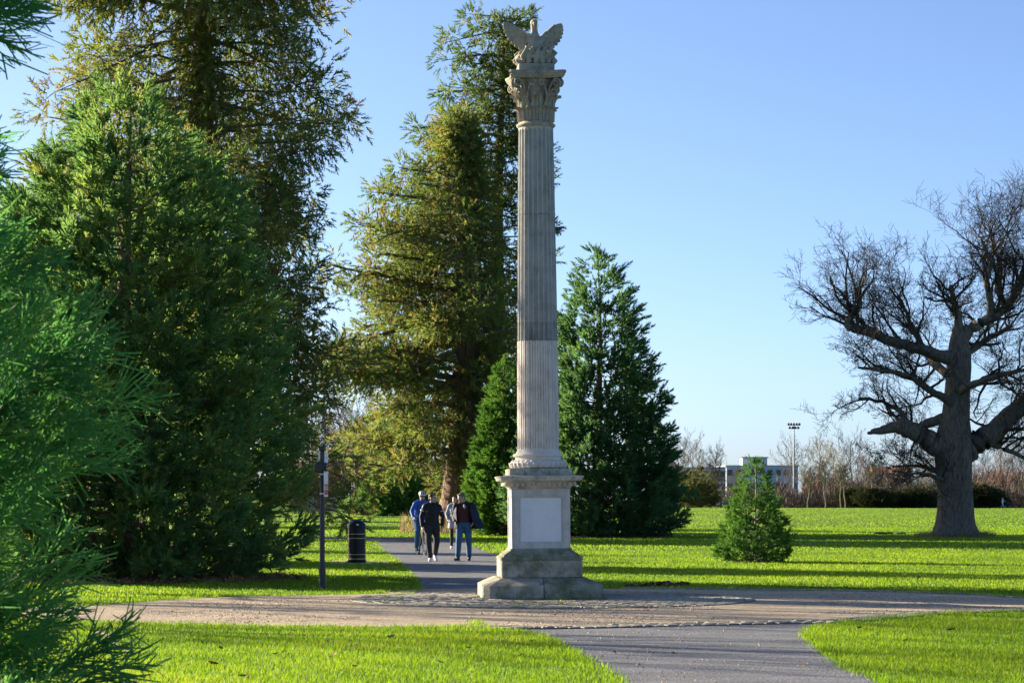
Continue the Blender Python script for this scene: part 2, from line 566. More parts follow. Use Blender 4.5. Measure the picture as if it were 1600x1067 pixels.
# gravel circle: front edge, then back edge, in ground coordinates
front = [gp(*p) for p in ((-350, 958), (-120, 964), (60, 969), (176, 973), (256, 976), (469, 979), (681, 981), (761, 983), (900, 982), (1031, 979), (1162, 976), (1263, 974), (1337, 972), (1425, 963.5), (1512, 958.5), (1600, 955.5), (1760, 951), (1950, 948))]
back = [gp(*p) for p in ((1950, 940), (1760, 938), (1600, 935), (1534, 930), (1469, 928), (1381, 925), (1162, 922), (948, 920), (800, 919.5), (650, 921), (600, 926), (575, 928), (469, 930.5), (362, 932), (256, 938), (150, 946), (20, 951), (-150, 953), (-350, 955))]
FR = smooth_pts(front)
BK = smooth_pts(back)
GRAVEL = jag(FR + BK, 0.035, 3)
sheet('gravel_path', GRAVEL, 0.008, M['gravel'])

# asphalt path running away to the left behind the gravel circle
pl = smooth_pts([gp(*p) for p in ((600, 934), (650, 924), (652, 912), (648, 906), (641, 897), (631, 885), (616, 872.5), (597, 858), (587, 847))])
pl2 = smooth_pts([(gp(585, 845) + Vector((-0.6, 2.5, 0)))[:2], (-9, 95.0), (-14, 96.3), (-30, 97.5), (-60, 98.5)])
pr2 = smooth_pts([(-60, 101.5), (-30, 101.0), (-14, 100.0), (-6, 99.5), (-2.6, 97.5)])
pr = smooth_pts([gp(*p) for p in ((728, 842), (738, 852), (750, 858.5), (782, 868), (815, 880), (850, 895), (870, 915), (880, 934))])
ASPH1 = jag(pl + pl2 + pr2 + pr, 0.03, 5)
sheet('asphalt_path', ASPH1, 0.004, M['asphalt'])
# asphalt path in the foreground
fl = smooth_pts([gp(*p) for p in ((740, 972), (761, 984), (800, 988), (840, 994.5), (872, 1007), (904, 1026), (926, 1040), (966, 1067))] + [(0.4, 18.0), (-0.6, 12.0), (-2.0, 5.0), (-3.5, -2.0)])
fr = smooth_pts([(-0.8, -2.0), (0.7, 5.0), (2.0, 12.0), (2.75, 17.5)] + [gp(*p) for p in ((1376, 1067), (1340, 1050), (1318, 1040), (1287, 1020), (1266, 1000), (1263, 991), (1280, 980), (1337, 971), (1400, 963))])
ASPH2 = jag(fl + fr, 0.03, 6)
sheet('asphalt_path', ASPH2, 0.004, M['asphalt'])


def inside(poly, X, Y):
    n = len(poly)
    r = np.zeros(X.shape, bool)
    xs = np.array([p[0] for p in poly]); ys = np.array([p[1] for p in poly])
    j = n - 1
    for i in range(n):
        if ys[i] != ys[j]:
            c = ((ys[i] > Y) != (ys[j] > Y)) & (X < (xs[j] - xs[i]) * (Y - ys[i]) / (ys[j] - ys[i]) + xs[i])
            r ^= c
        j = i
    return r


# ---- monument position
MX, MY = 0.44, 39.25
# ---- setts round the monument and along the gravel edge
sett_meshes = []
for k in range(6):
    r = random.Random(k)
    b = 0.5
    mb = MB()
    i1 = 0.45
    low = [(-b, -b, -0.5), (b, -b, -0.5), (b, b, -0.5), (-b, b, -0.5)]
    mid = [(sx * 0.5, sy * 0.5, 0.36) for sx, sy in ((-1, -1), (1, -1), (1, 1), (-1, 1))]
    top = [(sx * (i1 + r.uniform(-.05, .05)), sy * (i1 + r.uniform(-.05, .05)), 0.5 + r.uniform(-.08, .08)) for sx, sy in ((-1, -1), (1, -1), (1, 1), (-1, 1))]
    vs = low + mid + top
    fs = [(8, 9, 10, 11)]
    for q in (0, 4):
        for i in range(4):
            j = (i + 1) % 4
            fs.append((q + i, q + j, q + 4 + j, q + 4 + i))
    mb.add(vs, fs)
    sett_meshes.append(mb.mesh('sett', True, 50))
    sett_meshes[-1].materials.append(M['sett'])


def lay_setts(name, mat, outline, slots):
    """slots: (x, y, rz, lx, ly). nearest 300 are parts, the rest one part"""
    base = sheet(name, outline, 0.012, mat)
    slots = sorted(slots, key=lambda s: s[1])
    rr = random.Random(5)
    rest = MB()
    for i, (x, y, rz, lx, ly) in enumerate(slots):
        h = rr.uniform(0.055, 0.075)
        loc = (x, y, 0.024 - h * 0.5 + rr.uniform(-0.005, 0.006))
        rot = (rr.uniform(-.025, .025), rr.uniform(-.025, .025), rz + rr.uniform(-.04, .04))
        if i < 290:
            o = bpy.data.objects.new('sett', rr.choice(sett_meshes))
            COL.objects.link(o)
            o.location = loc; o.rotation_euler = rot; o.scale = (lx, ly, h)
            o.parent = base
        else:
            me = rr.choice(sett_meshes)
            mt = Matrix.LocRotScale(Vector(loc), Euler(rot), Vector((lx, ly, h)))
            rest.add([mt @ v.co for v in me.vertices], [tuple(p.vertices) for p in me.polygons])
    if rest.v:
        rest.build('sett_field', M['sett'], base, kind='stuff')
    return base


CX, CY, CR = 0.62, 38.25, 3.2
slots = []
rad = 0.95
while rad < CR - 0.06:
    n = int(2 * math.pi * rad / 0.165)
    for k in range(n):
        a = 2 * math.pi * (k + 0.5 * (int(rad * 100) % 2)) / n
        x, y = CX + rad * math.cos(a), CY + rad * math.sin(a)
        if abs(x - MX) < 0.98 and abs(y - MY) < 1.0: continue
        slots.append((x, y, a + math.pi / 2, 0.158, 0.114))
    rad += 0.12
lay_setts('sett_apron', M['joint'], [(CX + CR * math.cos(a / 40 * math.pi), CY + CR * math.sin(a / 40 * math.pi)) for a in range(80)], slots)

# edging of setts between gravel and foreground asphalt
eds = []
line = [p for p in FR if -0.6 < p[0] < 9.2 and p[1] < 40]
acc = []
for i in range(len(line) - 1):
    a, b2 = Vector(line[i]), Vector(line[i + 1])
    L = (b2 - a).length
    for k in range(max(1, int(L / 0.02))):
        acc.append((a.lerp(b2, k / max(1, int(L / 0.02))), (b2 - a).normalized()))
for row in range(4):
    step = 8
    for i in range((row % 2) * 4, len(acc), step):
        p, t = acc[i]
        nrm = Vector((-t.y, t.x))
        q = p + nrm * (0.02 + row * 0.125)
        eds.append((q.x, q.y, math.atan2(t.y, t.x), 0.156, 0.121))
o1 = [p - Vector((-t.y, t.x)) * 0.06 for p, t in acc[::6]]
o2 = [p + Vector((-t.y, t.x)) * 0.47 for p, t in acc[::6]]
lay_setts('sett_edging', M['joint'], o1 + o2[::-1], eds)

# thin kerb along the back right of the gravel circle
kb = [p for p in BK if 1.6 < p[0] < 9.5]
for i in range(0, len(kb) - 2, 2):
    a, b2 = Vector(kb[i]), Vector(kb[i + 2])
    c = (a + b2) / 2
    t = b2 - a
    mb = MB()
    mb.bbox((0, 0, 0.0), (t.length - 0.012, 0.1, 0.09), 0.008)
    k = mb.build('kerb_stone', M['kerb'])
    k.location = (c.x, c.y + 0.04, -0.012); k.rotation_euler = (0, 0, math.atan2(t.y, t.x))
    if i == 0:
        kerb_root = sheet('kerb', [(kb[0][0], kb[0][1]), (kb[0][0] - .05, kb[0][1] + .1), (kb[-1][0], kb[-1][1] + .1), (kb[-1][0], kb[-1][1])], 0.002, M['joint'])
    k.parent = kerb_root

# ================================================================== MONUMENT
mon = thing('monument', 'tall fluted stone column on a pedestal with a carved bird spreading its wings on top', 'monument', (MX, MY, 0.0), R(4.0))
mon.rotation_euler = (0, R(-0.42), R(4.0))

# lower plinth: four stones with open joints
H0, H1 = 0.22, 0.335
for sx in (-1, 1):
    for sy in (-1, 1):
        w, g, i = 0.95, 0.006, 0.70
        def q(x, y, z): return (sx * x, sy * y, z)
        ch = 0.09
        lo = [q(g, g, -0.05), q(w, g, -0.05), q(w, w - ch, -0.05), q(w - ch, w, -0.05), q(g, w, -0.05)]
        mi = [q(g, g, H0), q(w, g, H0), q(w, w - ch, H0), q(w - ch, w, H0), q(g, w, H0)]
        tp = [q(g, g, H1), q(i, g, H1), q(i, i - .04, H1), q(i - .04, i, H1), q(g, i, H1)]
        fs = [(10, 11, 12, 13, 14)]
        for b in (0, 5):
            for k in range(5):
                j = (k + 1) % 5
                fs.append((b + k, b + j, b + 5 + j, b + 5 + k))
        if sx * sy < 0: fs = [tuple(reversed(f)) for f in fs]
        MB().add(lo + mi + tp, fs).build('plinth_stone', M['stone_moss'] if (sx > 0) else M['stone_base'], mon)
MB().bbox((0, 0, 0.475), (1.29, 1.29, 0.275), 0.012).build('base_block', M['stone_base'], mon)
MB().square_lathe([(0.648, 0.613), (0.652, 0.64), (0.64, 0.665), (0.61, 0.675), (0.6, 0.70), (0.55, 0.735), (0.5, 0.765), (0.488, 0.775), (0.488, 0.80)]).build('base_moulding', M['stone_moss'], mon)
# die with recessed panels on four faces
die = MB().box((0, 0, 1.272), (0.87, 0.87, 0.95)).build('pedestal_die', M['stone_die'], mon)
for k in range(4):
    m = Matrix.Rotation(k * math.pi / 2, 3, 'Z')
    fr_ = MB()
    y = -0.4515
    for cx_, cz, sx_, sz in ((0, 0.838, 0.935, 0.08), (0, 1.69, 0.935, 0.11), (-0.4125, 1.2565, 0.11, 0.757), (0.4125, 1.2565, 0.11, 0.757)):
        fr_.box(m @ Vector((cx_, y, cz)), (sx_, 0.033, sz), m)
    for cx_, cz, sx_, sz in ((0, 0.892, 0.715, 0.028), (0, 1.621, 0.715, 0.028), (-0.343, 1.2565, 0.029, 0.70), (0.343, 1.2565, 0.029, 0.70)):
        fr_.box(m @ Vector((cx_, y + 0.006, cz)), (sx_, 0.024, sz), m)
    fr_.build('panel_frame', M['stone_die'], mon)
    MB().box(m @ Vector((0, -0.440, 1.2565)), (0.655, 0.014, 0.698), m).build('marble_panel', M['marble'], mon)
# cornice
MB().square_lathe([(0.47, 1.747), (0.482, 1.755), (0.486, 1.775), (0.5, 1.782), (0.502, 1.79), (0.56, 1.865), (0.575, 1.868), (0.60, 1.875), (0.645, 1.882), (0.652, 1.905), (0.652, 1.915), (0.668, 1.935), (0.672, 1.945), (0.66, 1.953), (0.5, 1.968)]).build('cornice', M['stone_cornice'], mon)
egg = MB()
egg.ball((0, 0, 0), (0.03, 0.03, 0.042), 8)
egg_me = egg.mesh('egg_ornament', True)
egg_me.materials.append(M['stone_cornice'])
for k in range(4):
    for i in range(12):
        u = -0.5 + 1.0 * (i + 0.5) / 12
        p = Matrix.Rotation(k * math.pi / 2, 3, 'Z') @ Vector((u, -0.542, 1.828))
        o = link_mesh('egg_ornament', egg_me, None, mon)
        o.location = p; o.rotation_euler = (R(-35), 0, k * math.pi / 2)
MB().bbox((0, 0, 2.015), (1.0, 1.0, 0.115), 0.01).build('column_plinth', M['stone_cornice'], mon)
# attic base with leaf carving on the lower torus
lt = []
for i in range(13):
    a = -math.pi / 2 + math.pi * i / 12
    lt.append((0.40 + 0.062 * math.cos(a), 2.137 + 0.063 * math.sin(a)))
mb = MB()
prof = [(0.36, 2.075)] + lt + [(0.392, 2.205), (0.37, 2.225), (0.366, 2.245), (0.375, 2.26)]
for i in range(7):
    a = -math.pi / 2 + math.pi * i / 6
    prof.append((0.378 + 0.03 * math.cos(a), 2.288 + 0.026 * math.sin(a)))
prof += [(0.372, 2.32), (0.36, 2.33), (0.35, 2.345), (0.342, 2.36)]
mb.lathe(prof, 48)
cb = mb.build('column_base', M['stone_shaft_low'], mon, True, 60)
lf = MB()
lf.ball((0, 0, 0), (0.03, 0.014, 0.052), 8)
lf_me = lf.mesh('leaf_ornament', True)
lf_me.materials.append(M['stone_shaft_low'])
for i in range(30):
    a = 2 * math.pi * i / 30
    for zz, rr_, tl in ((2.125, 0.458, 18), (2.185, 0.428, -38)):
        if zz > 2.15: a2 = a + math.pi / 30
        else: a2 = a
        o = link_mesh('leaf_ornament', lf_me, None, cb)
        o.location = (rr_ * math.sin(a2), -rr_ * math.cos(a2), zz)
        o.rotation_euler = (R(tl), 0, a2)
        o.scale = (1, 1, 1 if zz < 2.15 else 0.7)


def shaft(name, z0, z1, cable, mat, top_end=False, bot_end=False):
    NF, PP = 24, 10
    rows = max(2, int((z1 - z0) / 0.12))
    zs = [z0 + (z1 - z0) * i / rows for i in range(rows + 1)]
    ins = []
    if bot_end: ins += [z0 + 0.03, z0 + 0.04, z0 + 0.052, z0 + 0.075]
    if top_end: ins += [z1 - 0.03, z1 - 0.04, z1 - 0.055, z1 - 0.08]
    zs = sorted(set(zs + ins))
    V, Fc = [], []
    n = NF * PP
    for z in zs:
        t = (z - 2.34) / (7.575 - 2.34)
        r = 0.338 - 0.058 * (t ** 1.5)
        de = 1.0
        if bot_end: de = min(de, max(0.0, min(1.0, (z - z0 - 0.03) / 0.03)))
        if top_end: de = min(de, max(0.0, min(1.0, (z1 - 0.03 - z) / 0.04)))
        hw = 0.38 * math.sqrt(max(de, 0.0))
        for k in range(NF):
            for j in range(PP):
                u = j / PP - 0.5
                dep = 0.0
                if de > 0.01 and abs(u) < hw:
                    q = u / hw
                    if cable:
                        dep = 0.03 * abs(q) ** 2.0 if abs(q) < 0.85 else 0.034
                        dep += 0.003
                    else:
                        dep = 0.04 * math.sqrt(max(0, 1 - q * q))
                rr_ = r - dep * de
                a = 2 * math.pi * (k + u + 0.5) / NF
                V.append((rr_ * math.cos(a), rr_ * math.sin(a), z))
    for i in range(len(zs) - 1):
        for k in range(n):
            k2 = (k + 1) % n
            Fc.append((i * n + k, i * n + k2, (i + 1) * n + k2, (i + 1) * n + k))
    mb = MB()
    mb.add(V, Fc)
    mb.f.append(tuple(reversed(range(n))))
    mb.f.append(tuple((len(zs) - 1) * n + k for k in range(n)))
    return mb.build(name, mat, mon, True, 30)


shaft('shaft_drum', 2.355, 4.125, True, M['stone_shaft_low'], False, True)
shaft('shaft_drum', 4.131, 4.42, False, M['stone_band'])
shaft('shaft_drum', 4.423, 6.15, False, M['stone_shaft'])
shaft('shaft_drum', 6.156, 7.565, False, M['stone_shaft'], True)
MB().lathe([(0.27, 7.55), (0.29, 7.565), (0.312, 7.585), (0.318, 7.60), (0.312, 7.615), (0.295, 7.625), (0.283, 7.64), (0.272, 7.65)], 40).build('necking_ring', M['stone_capital'], mon, True, 60)

# capital
capital = MB().lathe([(0.262, 7.645), (0.258, 7.85), (0.262, 8.05), (0.285, 8.2), (0.33, 8.30), (0.34, 8.31), (0.3, 8.325)], 32).build('capital', M['stone_capital'], mon, True)


def acanthus(name, z0, h, w, r0, out, parent, ang):
    nu, nv = 9, 12
    V, Fc = [], []
    for side in (0, 1):
        for j in range(nv + 1):
            v = j / nv
            wv = w * (0.62 + 0.55 * math.sin(math.pi * min(v, 0.9) ** 1.1)) * (1.0 if v < 0.8 else 1 - (v - 0.8) * 2.4)
            wv *= 1 + 0.14 * math.sin(v * 26)
            rr_ = r0 + 0.02 + 0.02 * v
            z = z0 + h * v
            if v > 0.72:
                q = (v - 0.72) / 0.28
                rr_ += out * math.sin(q * math.pi * 0.62)
                z = z0 + h * 0.72 + h * 0.24 * math.sin(q * math.pi * 0.8)
            for i in range(nu):
                u = i / (nu - 1) * 2 - 1
                d = rr_ - 0.022 * u * u + 0.014 * math.cos(u * math.pi * 3.5) - (0.02 if side else 0.0)
                if abs(u) < 0.15: d += 0.008
                V.append((u * wv, -d, z - (0.006 if side else 0)))
    n = nu * (nv + 1)
    for j in range(nv):
        for i in range(nu - 1):
            a = j * nu + i
            Fc.append((a, a + 1, a + nu + 1, a + nu))
            Fc.append((n + a, n + a + nu, n + a + nu + 1, n + a + 1))
    for j in range(nv):
        for i in (0, nu - 1):
            a = j * nu + i
            f = (a, a + nu, n + a + nu, n + a)
            Fc.append(f if i == 0 else f[::-1])
    top = nv * nu
    for i in range(nu - 1):
        Fc.append((top + i, top + i + 1, n + top + i + 1, n + top + i))
    mb = MB().add(V, Fc)
    me = mb.mesh(name, True, 60)
    return me


m1 = acanthus('acanthus_leaf', 7.65, 0.24, 0.088, 0.255, 0.075, capital, 0)
m2 = acanthus('acanthus_leaf', 7.66, 0.45, 0.082, 0.262, 0.10, capital, 0)
for me in (m1, m2): me.materials.append(M['stone_capital'])
for k in range(8):
    o = link_mesh('acanthus_leaf', m1, None, capital); o.rotation_euler = (0, 0, R(22.5 + 45 * k))
    o = link_mesh('acanthus_leaf', m2, None, capital); o.rotation_euler = (0, 0, R(45 * k))


def spiral(cx_, cz, r, turns, start, sgn, m, w=0.022, stem=None):
    pts, rads = [], []
    if stem:
        for s in stem: pts.append(m @ Vector(s)); rads.append((w * 1.3, w))
    n = 26
    for i in range(n + 1):
        t = i / n
        a = start + sgn * t * turns * 2 * math.pi
        rr_ = r * (1 - 0.86 * t)
        pts.append(m @ Vector((cx_ + rr_ * math.cos(a), 0, cz + rr_ * math.sin(a))))
        rads.append((w * (1.1 - 0.55 * t), w * (1.0 - 0.5 * t)))
    return pts, rads


for k in range(4):
    m = Matrix.Rotation(R(45 + 90 * k), 3, 'Z')
    mb = MB()
    # x of the local frame points outwards along the diagonal
    pts, rads = spiral(0.455, 8.225, 0.075, 1.75, math.pi * 0.62, -1, m, 0.026, [(0.25, 0, 7.98), (0.285, 0, 8.11), (0.335, 0, 8.22), (0.385, 0, 8.278)])
    mb.tube(pts, rads, 8, True, None, tuple(m @ Vector((0, 1, 0))))
    mb.ball(m @ Vector((0.455, 0, 8.225)), 0.024, 8)
    # leaf under the volute
    mb.tube([m @ Vector(p) for p in ((0.28, 0, 7.95), (0.31, 0, 8.06), (0.36, 0, 8.13), (0.42, 0, 8.15), (0.455, 0, 8.12))], [(0.06, .02), (.075, .025), (.07, .03), (.055, .03), (.02, .02)], 8, True, None, tuple(m @ Vector((0, 1, 0))))
    mb.build('corner_volute', M['stone_capital'], capital, True, 70)
    # inner helices and flower of the face k
    m = Matrix.Rotation(R(90 * k), 3, 'Z')
    mb = MB()
    for s in (-1, 1):
        sh = Matrix.Translation((0, 0, 0))
        pts, rads = spiral(s * 0.062, 8.235, 0.052, 1.5, math.pi * (0.5 + 0.35 * s), -s, Matrix.Identity(3), 0.016, [(s * 0.15, 0, 8.0), (s * 0.145, 0, 8.1), (s * 0.125, 0, 8.2)])
        pts = [m @ (p + Vector((0, -0.325, 0))) for p in pts]
        mb.tube(pts, rads, 6, True, None, tuple(m @ Vector((0, 1, 0))))
        # face side volute scroll lying on the bell towards the corners
        pts, rads = spiral(s * 0.305, 8.235, 0.066, 1.7, math.pi * (0.5 + 0.1 * s), -s, Matrix.Identity(3), 0.018, [(s * 0.15, 0.05, 7.97), (s * 0.17, 0.03, 8.1), (s * 0.215, 0.0, 8.2), (s * 0.26, -0.01, 8.27)])
        pts = [m @ (p + Vector((0, -0.315 - 0.07 * max(0, (abs(p.x) - 0.2) / 0.12), 0))) for p in pts]
        mb.tube(pts, rads, 6, True, None, tuple(m @ Vector((0, 1, 0))))
    mb.build('helix_scroll', M['stone_capital'], capital, True, 70)
    mb = MB()
    c = m @ Vector((0, -0.40, 8.375))
    mb.ball(c, 0.028, 8)
    for i in range(6):
        a = i * math.pi / 3
        mb.ball(c + m @ Vector((0.043 * math.cos(a), 0.01, 0.043 * math.sin(a))), (0.026, 0.026, 0.026), 6)
    mb.build('flower_boss', M['stone_capital'], capital, True)
# abacus with curved sides
ab = []
for k in range(4):
    m = Matrix.Rotation(R(90 * k), 3, 'Z')
    for i in range(9):
        u = i / 8 * 2 - 1
        p = m @ Vector((u * 0.425, -0.375 - 0.085 * u * u, 0))
        ab.append((p.x, p.y))
mb = MB()
n = len(ab)
lv = [(0.9, 8.318), (0.93, 8.345), (0.965, 8.36), (0.965, 8.375), (1.0, 8.395), (1.0, 8.43), (0.97, 8.436)]
mb.add([(x * s, y * s, z) for s, z in lv for x, y in ab], [(i * n + k, i * n + (k + 1) % n, (i + 1) * n + (k + 1) % n, (i + 1) * n + k) for i in range(len(lv) - 1) for k in range(n)] + [tuple(reversed(range(n))), tuple((len(lv) - 1) * n + k for k in range(n))])
mb.build('abacus', M['stone_capital'], mon, True, 25)

# carved bird
block = MB().bbox((0, 0, 8.503), (0.58, 0.5, 0.14), 0.012).build('statue_block', M['stone_capital'], mon)
bird = MB()
bird.tube([(0, -.02, 8.62), (0, -.05, 8.74), (0, -.075, 8.86), (0, -.05, 8.95), (-.005, -.03, 9.02), (-.012, -.03, 9.09), (-.02, -.035, 9.16), (-.022, -.04, 9.21)], [(.1, .1), (.13, .12), (.135, .125), (.118, .11), (.083, .085), (.058, .06), (.053, .055), (.054, .056)], 14)
bird.ball((-.024, -.055, 9.25), (.062, .075, .06), 12)
bird.tube([(-.024, -.10, 9.245), (-.024, -.14, 9.225), (-.024, -.155, 9.185), (-.024, -.148, 9.165)], [(.026, .026), (.022, .024), (.013, .014), (.004, .004)], 8)
for s in (-1, 1):
    bird.ball((-.024 + s * .046, -.08, 9.258), .014, 6)
    bird.ball((s * .1, -.02, 8.98), (.055, .06, .06), 8)
rr2 = random.Random(3)
for i in range(34):                                              # breast feathers
    a = rr2.uniform(-1.2, 1.2)
    zz = rr2.uniform(8.72, 9.0)
    rad_ = 0.122 if zz < 8.9 else 0.1
    bird.ball((rad_ * math.sin(a), -0.07 - rad_ * .93 * math.cos(a) + 0.01, zz), (.022, .014, .032), 6)
phoenix = bird.remesh('bird_statue', M['stone_capital'], mon, 0.009, 2)
for s, tx, tz in ((-1, -0.375, 9.215), (1, 0.30, 9.2)):
    w = MB()
    sh = Vector((s * .09, 0.0, 8.99))
    tip = Vector((tx, 0.03, tz))
    elbow = sh.lerp(tip, 0.42) + Vector((0, 0, 0.045 if s > 0 else 0.075))
    arm = []
    for i in range(9):
        t = i / 8
        arm.append((1 - t) ** 2 * sh + 2 * t * (1 - t) * elbow + t * t * tip)
    w.tube(arm, [(.05 * (1 - t / 8 * .75), .04 * (1 - t / 8 * .6)) for t in range(9)], 8)
    NFE = 11
    for i in range(NFE):
        t = 0.1 + 0.9 * i / (NFE - 1)
        k = t * 8
        a = arm[int(min(k, 7))].lerp(arm[int(min(k, 7)) + 1], k - int(min(k, 7)))
        ang = R(-82 + 112 * t)                                      # feathers fan from hanging to pointing out and up
        L = 0.22 + 0.08 * math.sin(t * math.pi) - 0.07 * t
        if i == NFE - 1: L = 0.05
        d = Vector((s * math.cos(ang), 0.08, math.sin(ang)))
        e = a + d * L
        mid = a.lerp(e, 0.6)
        w.tube([a, mid, e - d * 0.02, e], [(.034, .018), (.04, .02), (.032, .016), (.012, .008)], 8, True, None, (d.z, 0, -d.x))
        f2 = a + d * L * 0.5 + Vector((0, -0.022, 0))
        w.tube([a + Vector((0, -.018, 0)), a.lerp(f2, 0.6), f2], [(.026, .014), (.028, .014), (.01, .008)], 8, True, None, (d.z, 0, -d.x))
    for i in range(16):
        t = rr2.random()
        k = arm[int(t * 7.9)]
        w.ball(k + Vector((rr2.uniform(-.02, .02), -.03, rr2.uniform(-.06, .0))), (.02, .014, .026), 6)
    w.remesh('wing', M['stone_capital'], phoenix, 0.008, 1)
fl_ = MB()
rr2 = random.Random(8)
for i in range(26):
    a = 2 * math.pi * i / 26 + rr2.uniform(-.1, .1)
    x, y = 0.25 * math.cos(a), 0.2 * math.sin(a)
    hh = rr2.uniform(.14, .29)
    sw = rr2.uniform(-.07, .07)
    fl_.tube([(x, y, 8.58), (x * 1.15 + sw, y * 1.15, 8.58 + hh * .4), (x * 1.2 - sw * .6, y * 1.12, 8.58 + hh * .7), (x * 1.05 + sw * .3, y, 8.58 + hh)], [(.045, .04), (.048, .04), (.036, .03), (.012, .012)], 8)
for i in range(5):                                               # big licking curls in front
    x = -0.2 + 0.1 * i
    fl_.tube([(x, -.16, 8.62), (x - .03, -.21, 8.68), (x + .02, -.215, 8.76), (x + .05, -.19, 8.83), (x + .03, -.15, 8.87)], [.03, .036, .034, .026, .01], 8)
fl_.remesh('flame_nest', M['stone_capital'], phoenix, 0.013, 1)
for i, x in enumerate((-0.27, -0.125, -0.015, 0.1, 0.2, 0.29)):
    mb = MB()
    if i == 0: mb.tube([(-.31, -.2, 8.6), (-.19, -.22, 8.6)], [.03, .033], 10)
    else: mb.tube([(x, -.25, 8.603), (x * .8, .2, 8.605)], [.037, .034], 10)
    mb.build('log', M['stone_capital'], phoenix, True)

# ================================================================== VEGETATION TOOLS
def unit(A):
    return A / np.maximum(np.linalg.norm(A, axis=-1, keepdims=True), 1e-9)


def spray_template(nside, w, seed, ang=42, side=0.5, sub=0, subl=0.35, cord=False):
    """a shoot with side shoots along +Z, length 1; flat slim kites"""
    r = np.random.default_rng(seed)
    sh = [(np.zeros(3), np.array((0, 0, 1.0)), w * 1.2)]
    for i in range(nside):
        t = 0.08 + 0.88 * (i + 0.5) / nside
        a = i * 2.39996 + r.uniform(-.5, .5)
        th = R(ang + r.uniform(-10, 10)) * (1 - 0.35 * t)
        L = side * (1.05 - 0.7 * t) * r.uniform(.75, 1.15)
        d = np.array((math.sin(th) * math.cos(a), math.sin(th) * math.sin(a), math.cos(th)))
        s0 = np.array((0, 0, t))
        sh.append((s0, s0 + d * L, w))
        for k in range(sub):
            tt = 0.2 + 0.7 * (k + .5) / sub
            pr = unit(r.normal(size=3) * 0.75 + d * 1.3)
            p0 = s0 + d * L * tt
            sh.append((p0, p0 + pr * L * subl * r.uniform(.7, 1.2), w * 0.8))
    V, T = [], []
    for a, b, ww in sh:
        d = unit(b - a)
        p = np.cross(d, r.normal(size=3))
        p = p / np.linalg.norm(p)
        m = a * 0.45 + b * 0.55
        k = len(V)
        if cord:
            V += [a - p * ww, a + p * ww, b + p * ww * .7, b - p * ww * .7]
            T += [(k, k + 1, k + 2), (k, k + 2, k + 3)]
            continue
        V += [a - p * ww * 1.15, a + p * ww * 1.15, b + (b - a) * .08]
        T += [(k, k + 1, k + 2)]
    return np.array(V), np.array(T)


def scatter_sprays(name, P, D, S, tint, tmpls, mat, parent, seed=1, kind='stuff'):
    r = np.random.default_rng(seed)
    P = np.asarray(P); D = unit(np.asarray(D)); S = np.asarray(S); tint = np.asarray(tint)
    which = r.integers(0, len(tmpls), len(P))
    Vs, Ts, ts, off = [], [], [], 0
    for q, (tv, tt) in enumerate(tmpls):
        ix = np.nonzero(which == q)[0]
        if len(ix) == 0: continue
        z = D[ix]
        x = unit(np.cross(z, r.normal(size=z.shape)))
        y = np.cross(z, x)
        Rm = np.stack([x, y, z], axis=2)                     # columns
        V = np.einsum('nij,vj->nvi', Rm, tv) * S[ix][:, None, None] + P[ix][:, None, :]
        T = tt[None] + (np.arange(len(ix)) * len(tv))[:, None, None] + off
        Vs.append(V.reshape(-1, 3)); Ts.append(T.reshape(-1, 3))
        ts.append(np.repeat(tint[ix], len(tv)))
        off += len(ix) * len(tv)
    return np_mesh(name, np.concatenate(Vs), np.concatenate(Ts), mat, parent, np.concatenate(ts), kind=kind)


def trunk_mesh(H, r0, flare=1.5, lean=(0, 0), seed=0, top=0.06, rib=0.08, n=20, zs=None):
    rr_ = random.Random(seed)
    K = 16
    pts, rad_ = [], []
    for i in range(K + 1):
        t = (i / K) ** 1.4
        z = H * t - 0.1
        w = 0.012 * H * math.sin(t * 5 + seed)
        pts.append((lean[0] * t + w * t, lean[1] * t, z))
        fl = 1 + (flare - 1) * math.exp(-z / (r0 * 1.7))
        rad_.append(max(0.02, r0 * fl * (1 - t * (1 - top))))
    ph = [rr_.uniform(0, 6) for _ in range(3)]
    def mod(i, a):
        q = math.exp(-i / 6)
        return 1 + rib * (math.sin(5 * a + ph[0]) * 0.6 + math.sin(9 * a + ph[1]) * 0.5 + math.sin(13 * a + ph[2]) * .35) * (0.5 + q)
    return MB().tube(pts, rad_, n, True, mod)


TY = [spray_template(13, 0.06, s, 42, 0.6) for s in range(5)]
TO = [spray_template(9, 0.056, 20 + s, 46, 0.64) for s in range(5)]
TN = [spray_template(12, 0.016, 40 + s, 28, 0.9, 4, 0.62, cord=True) for s in range(5)]


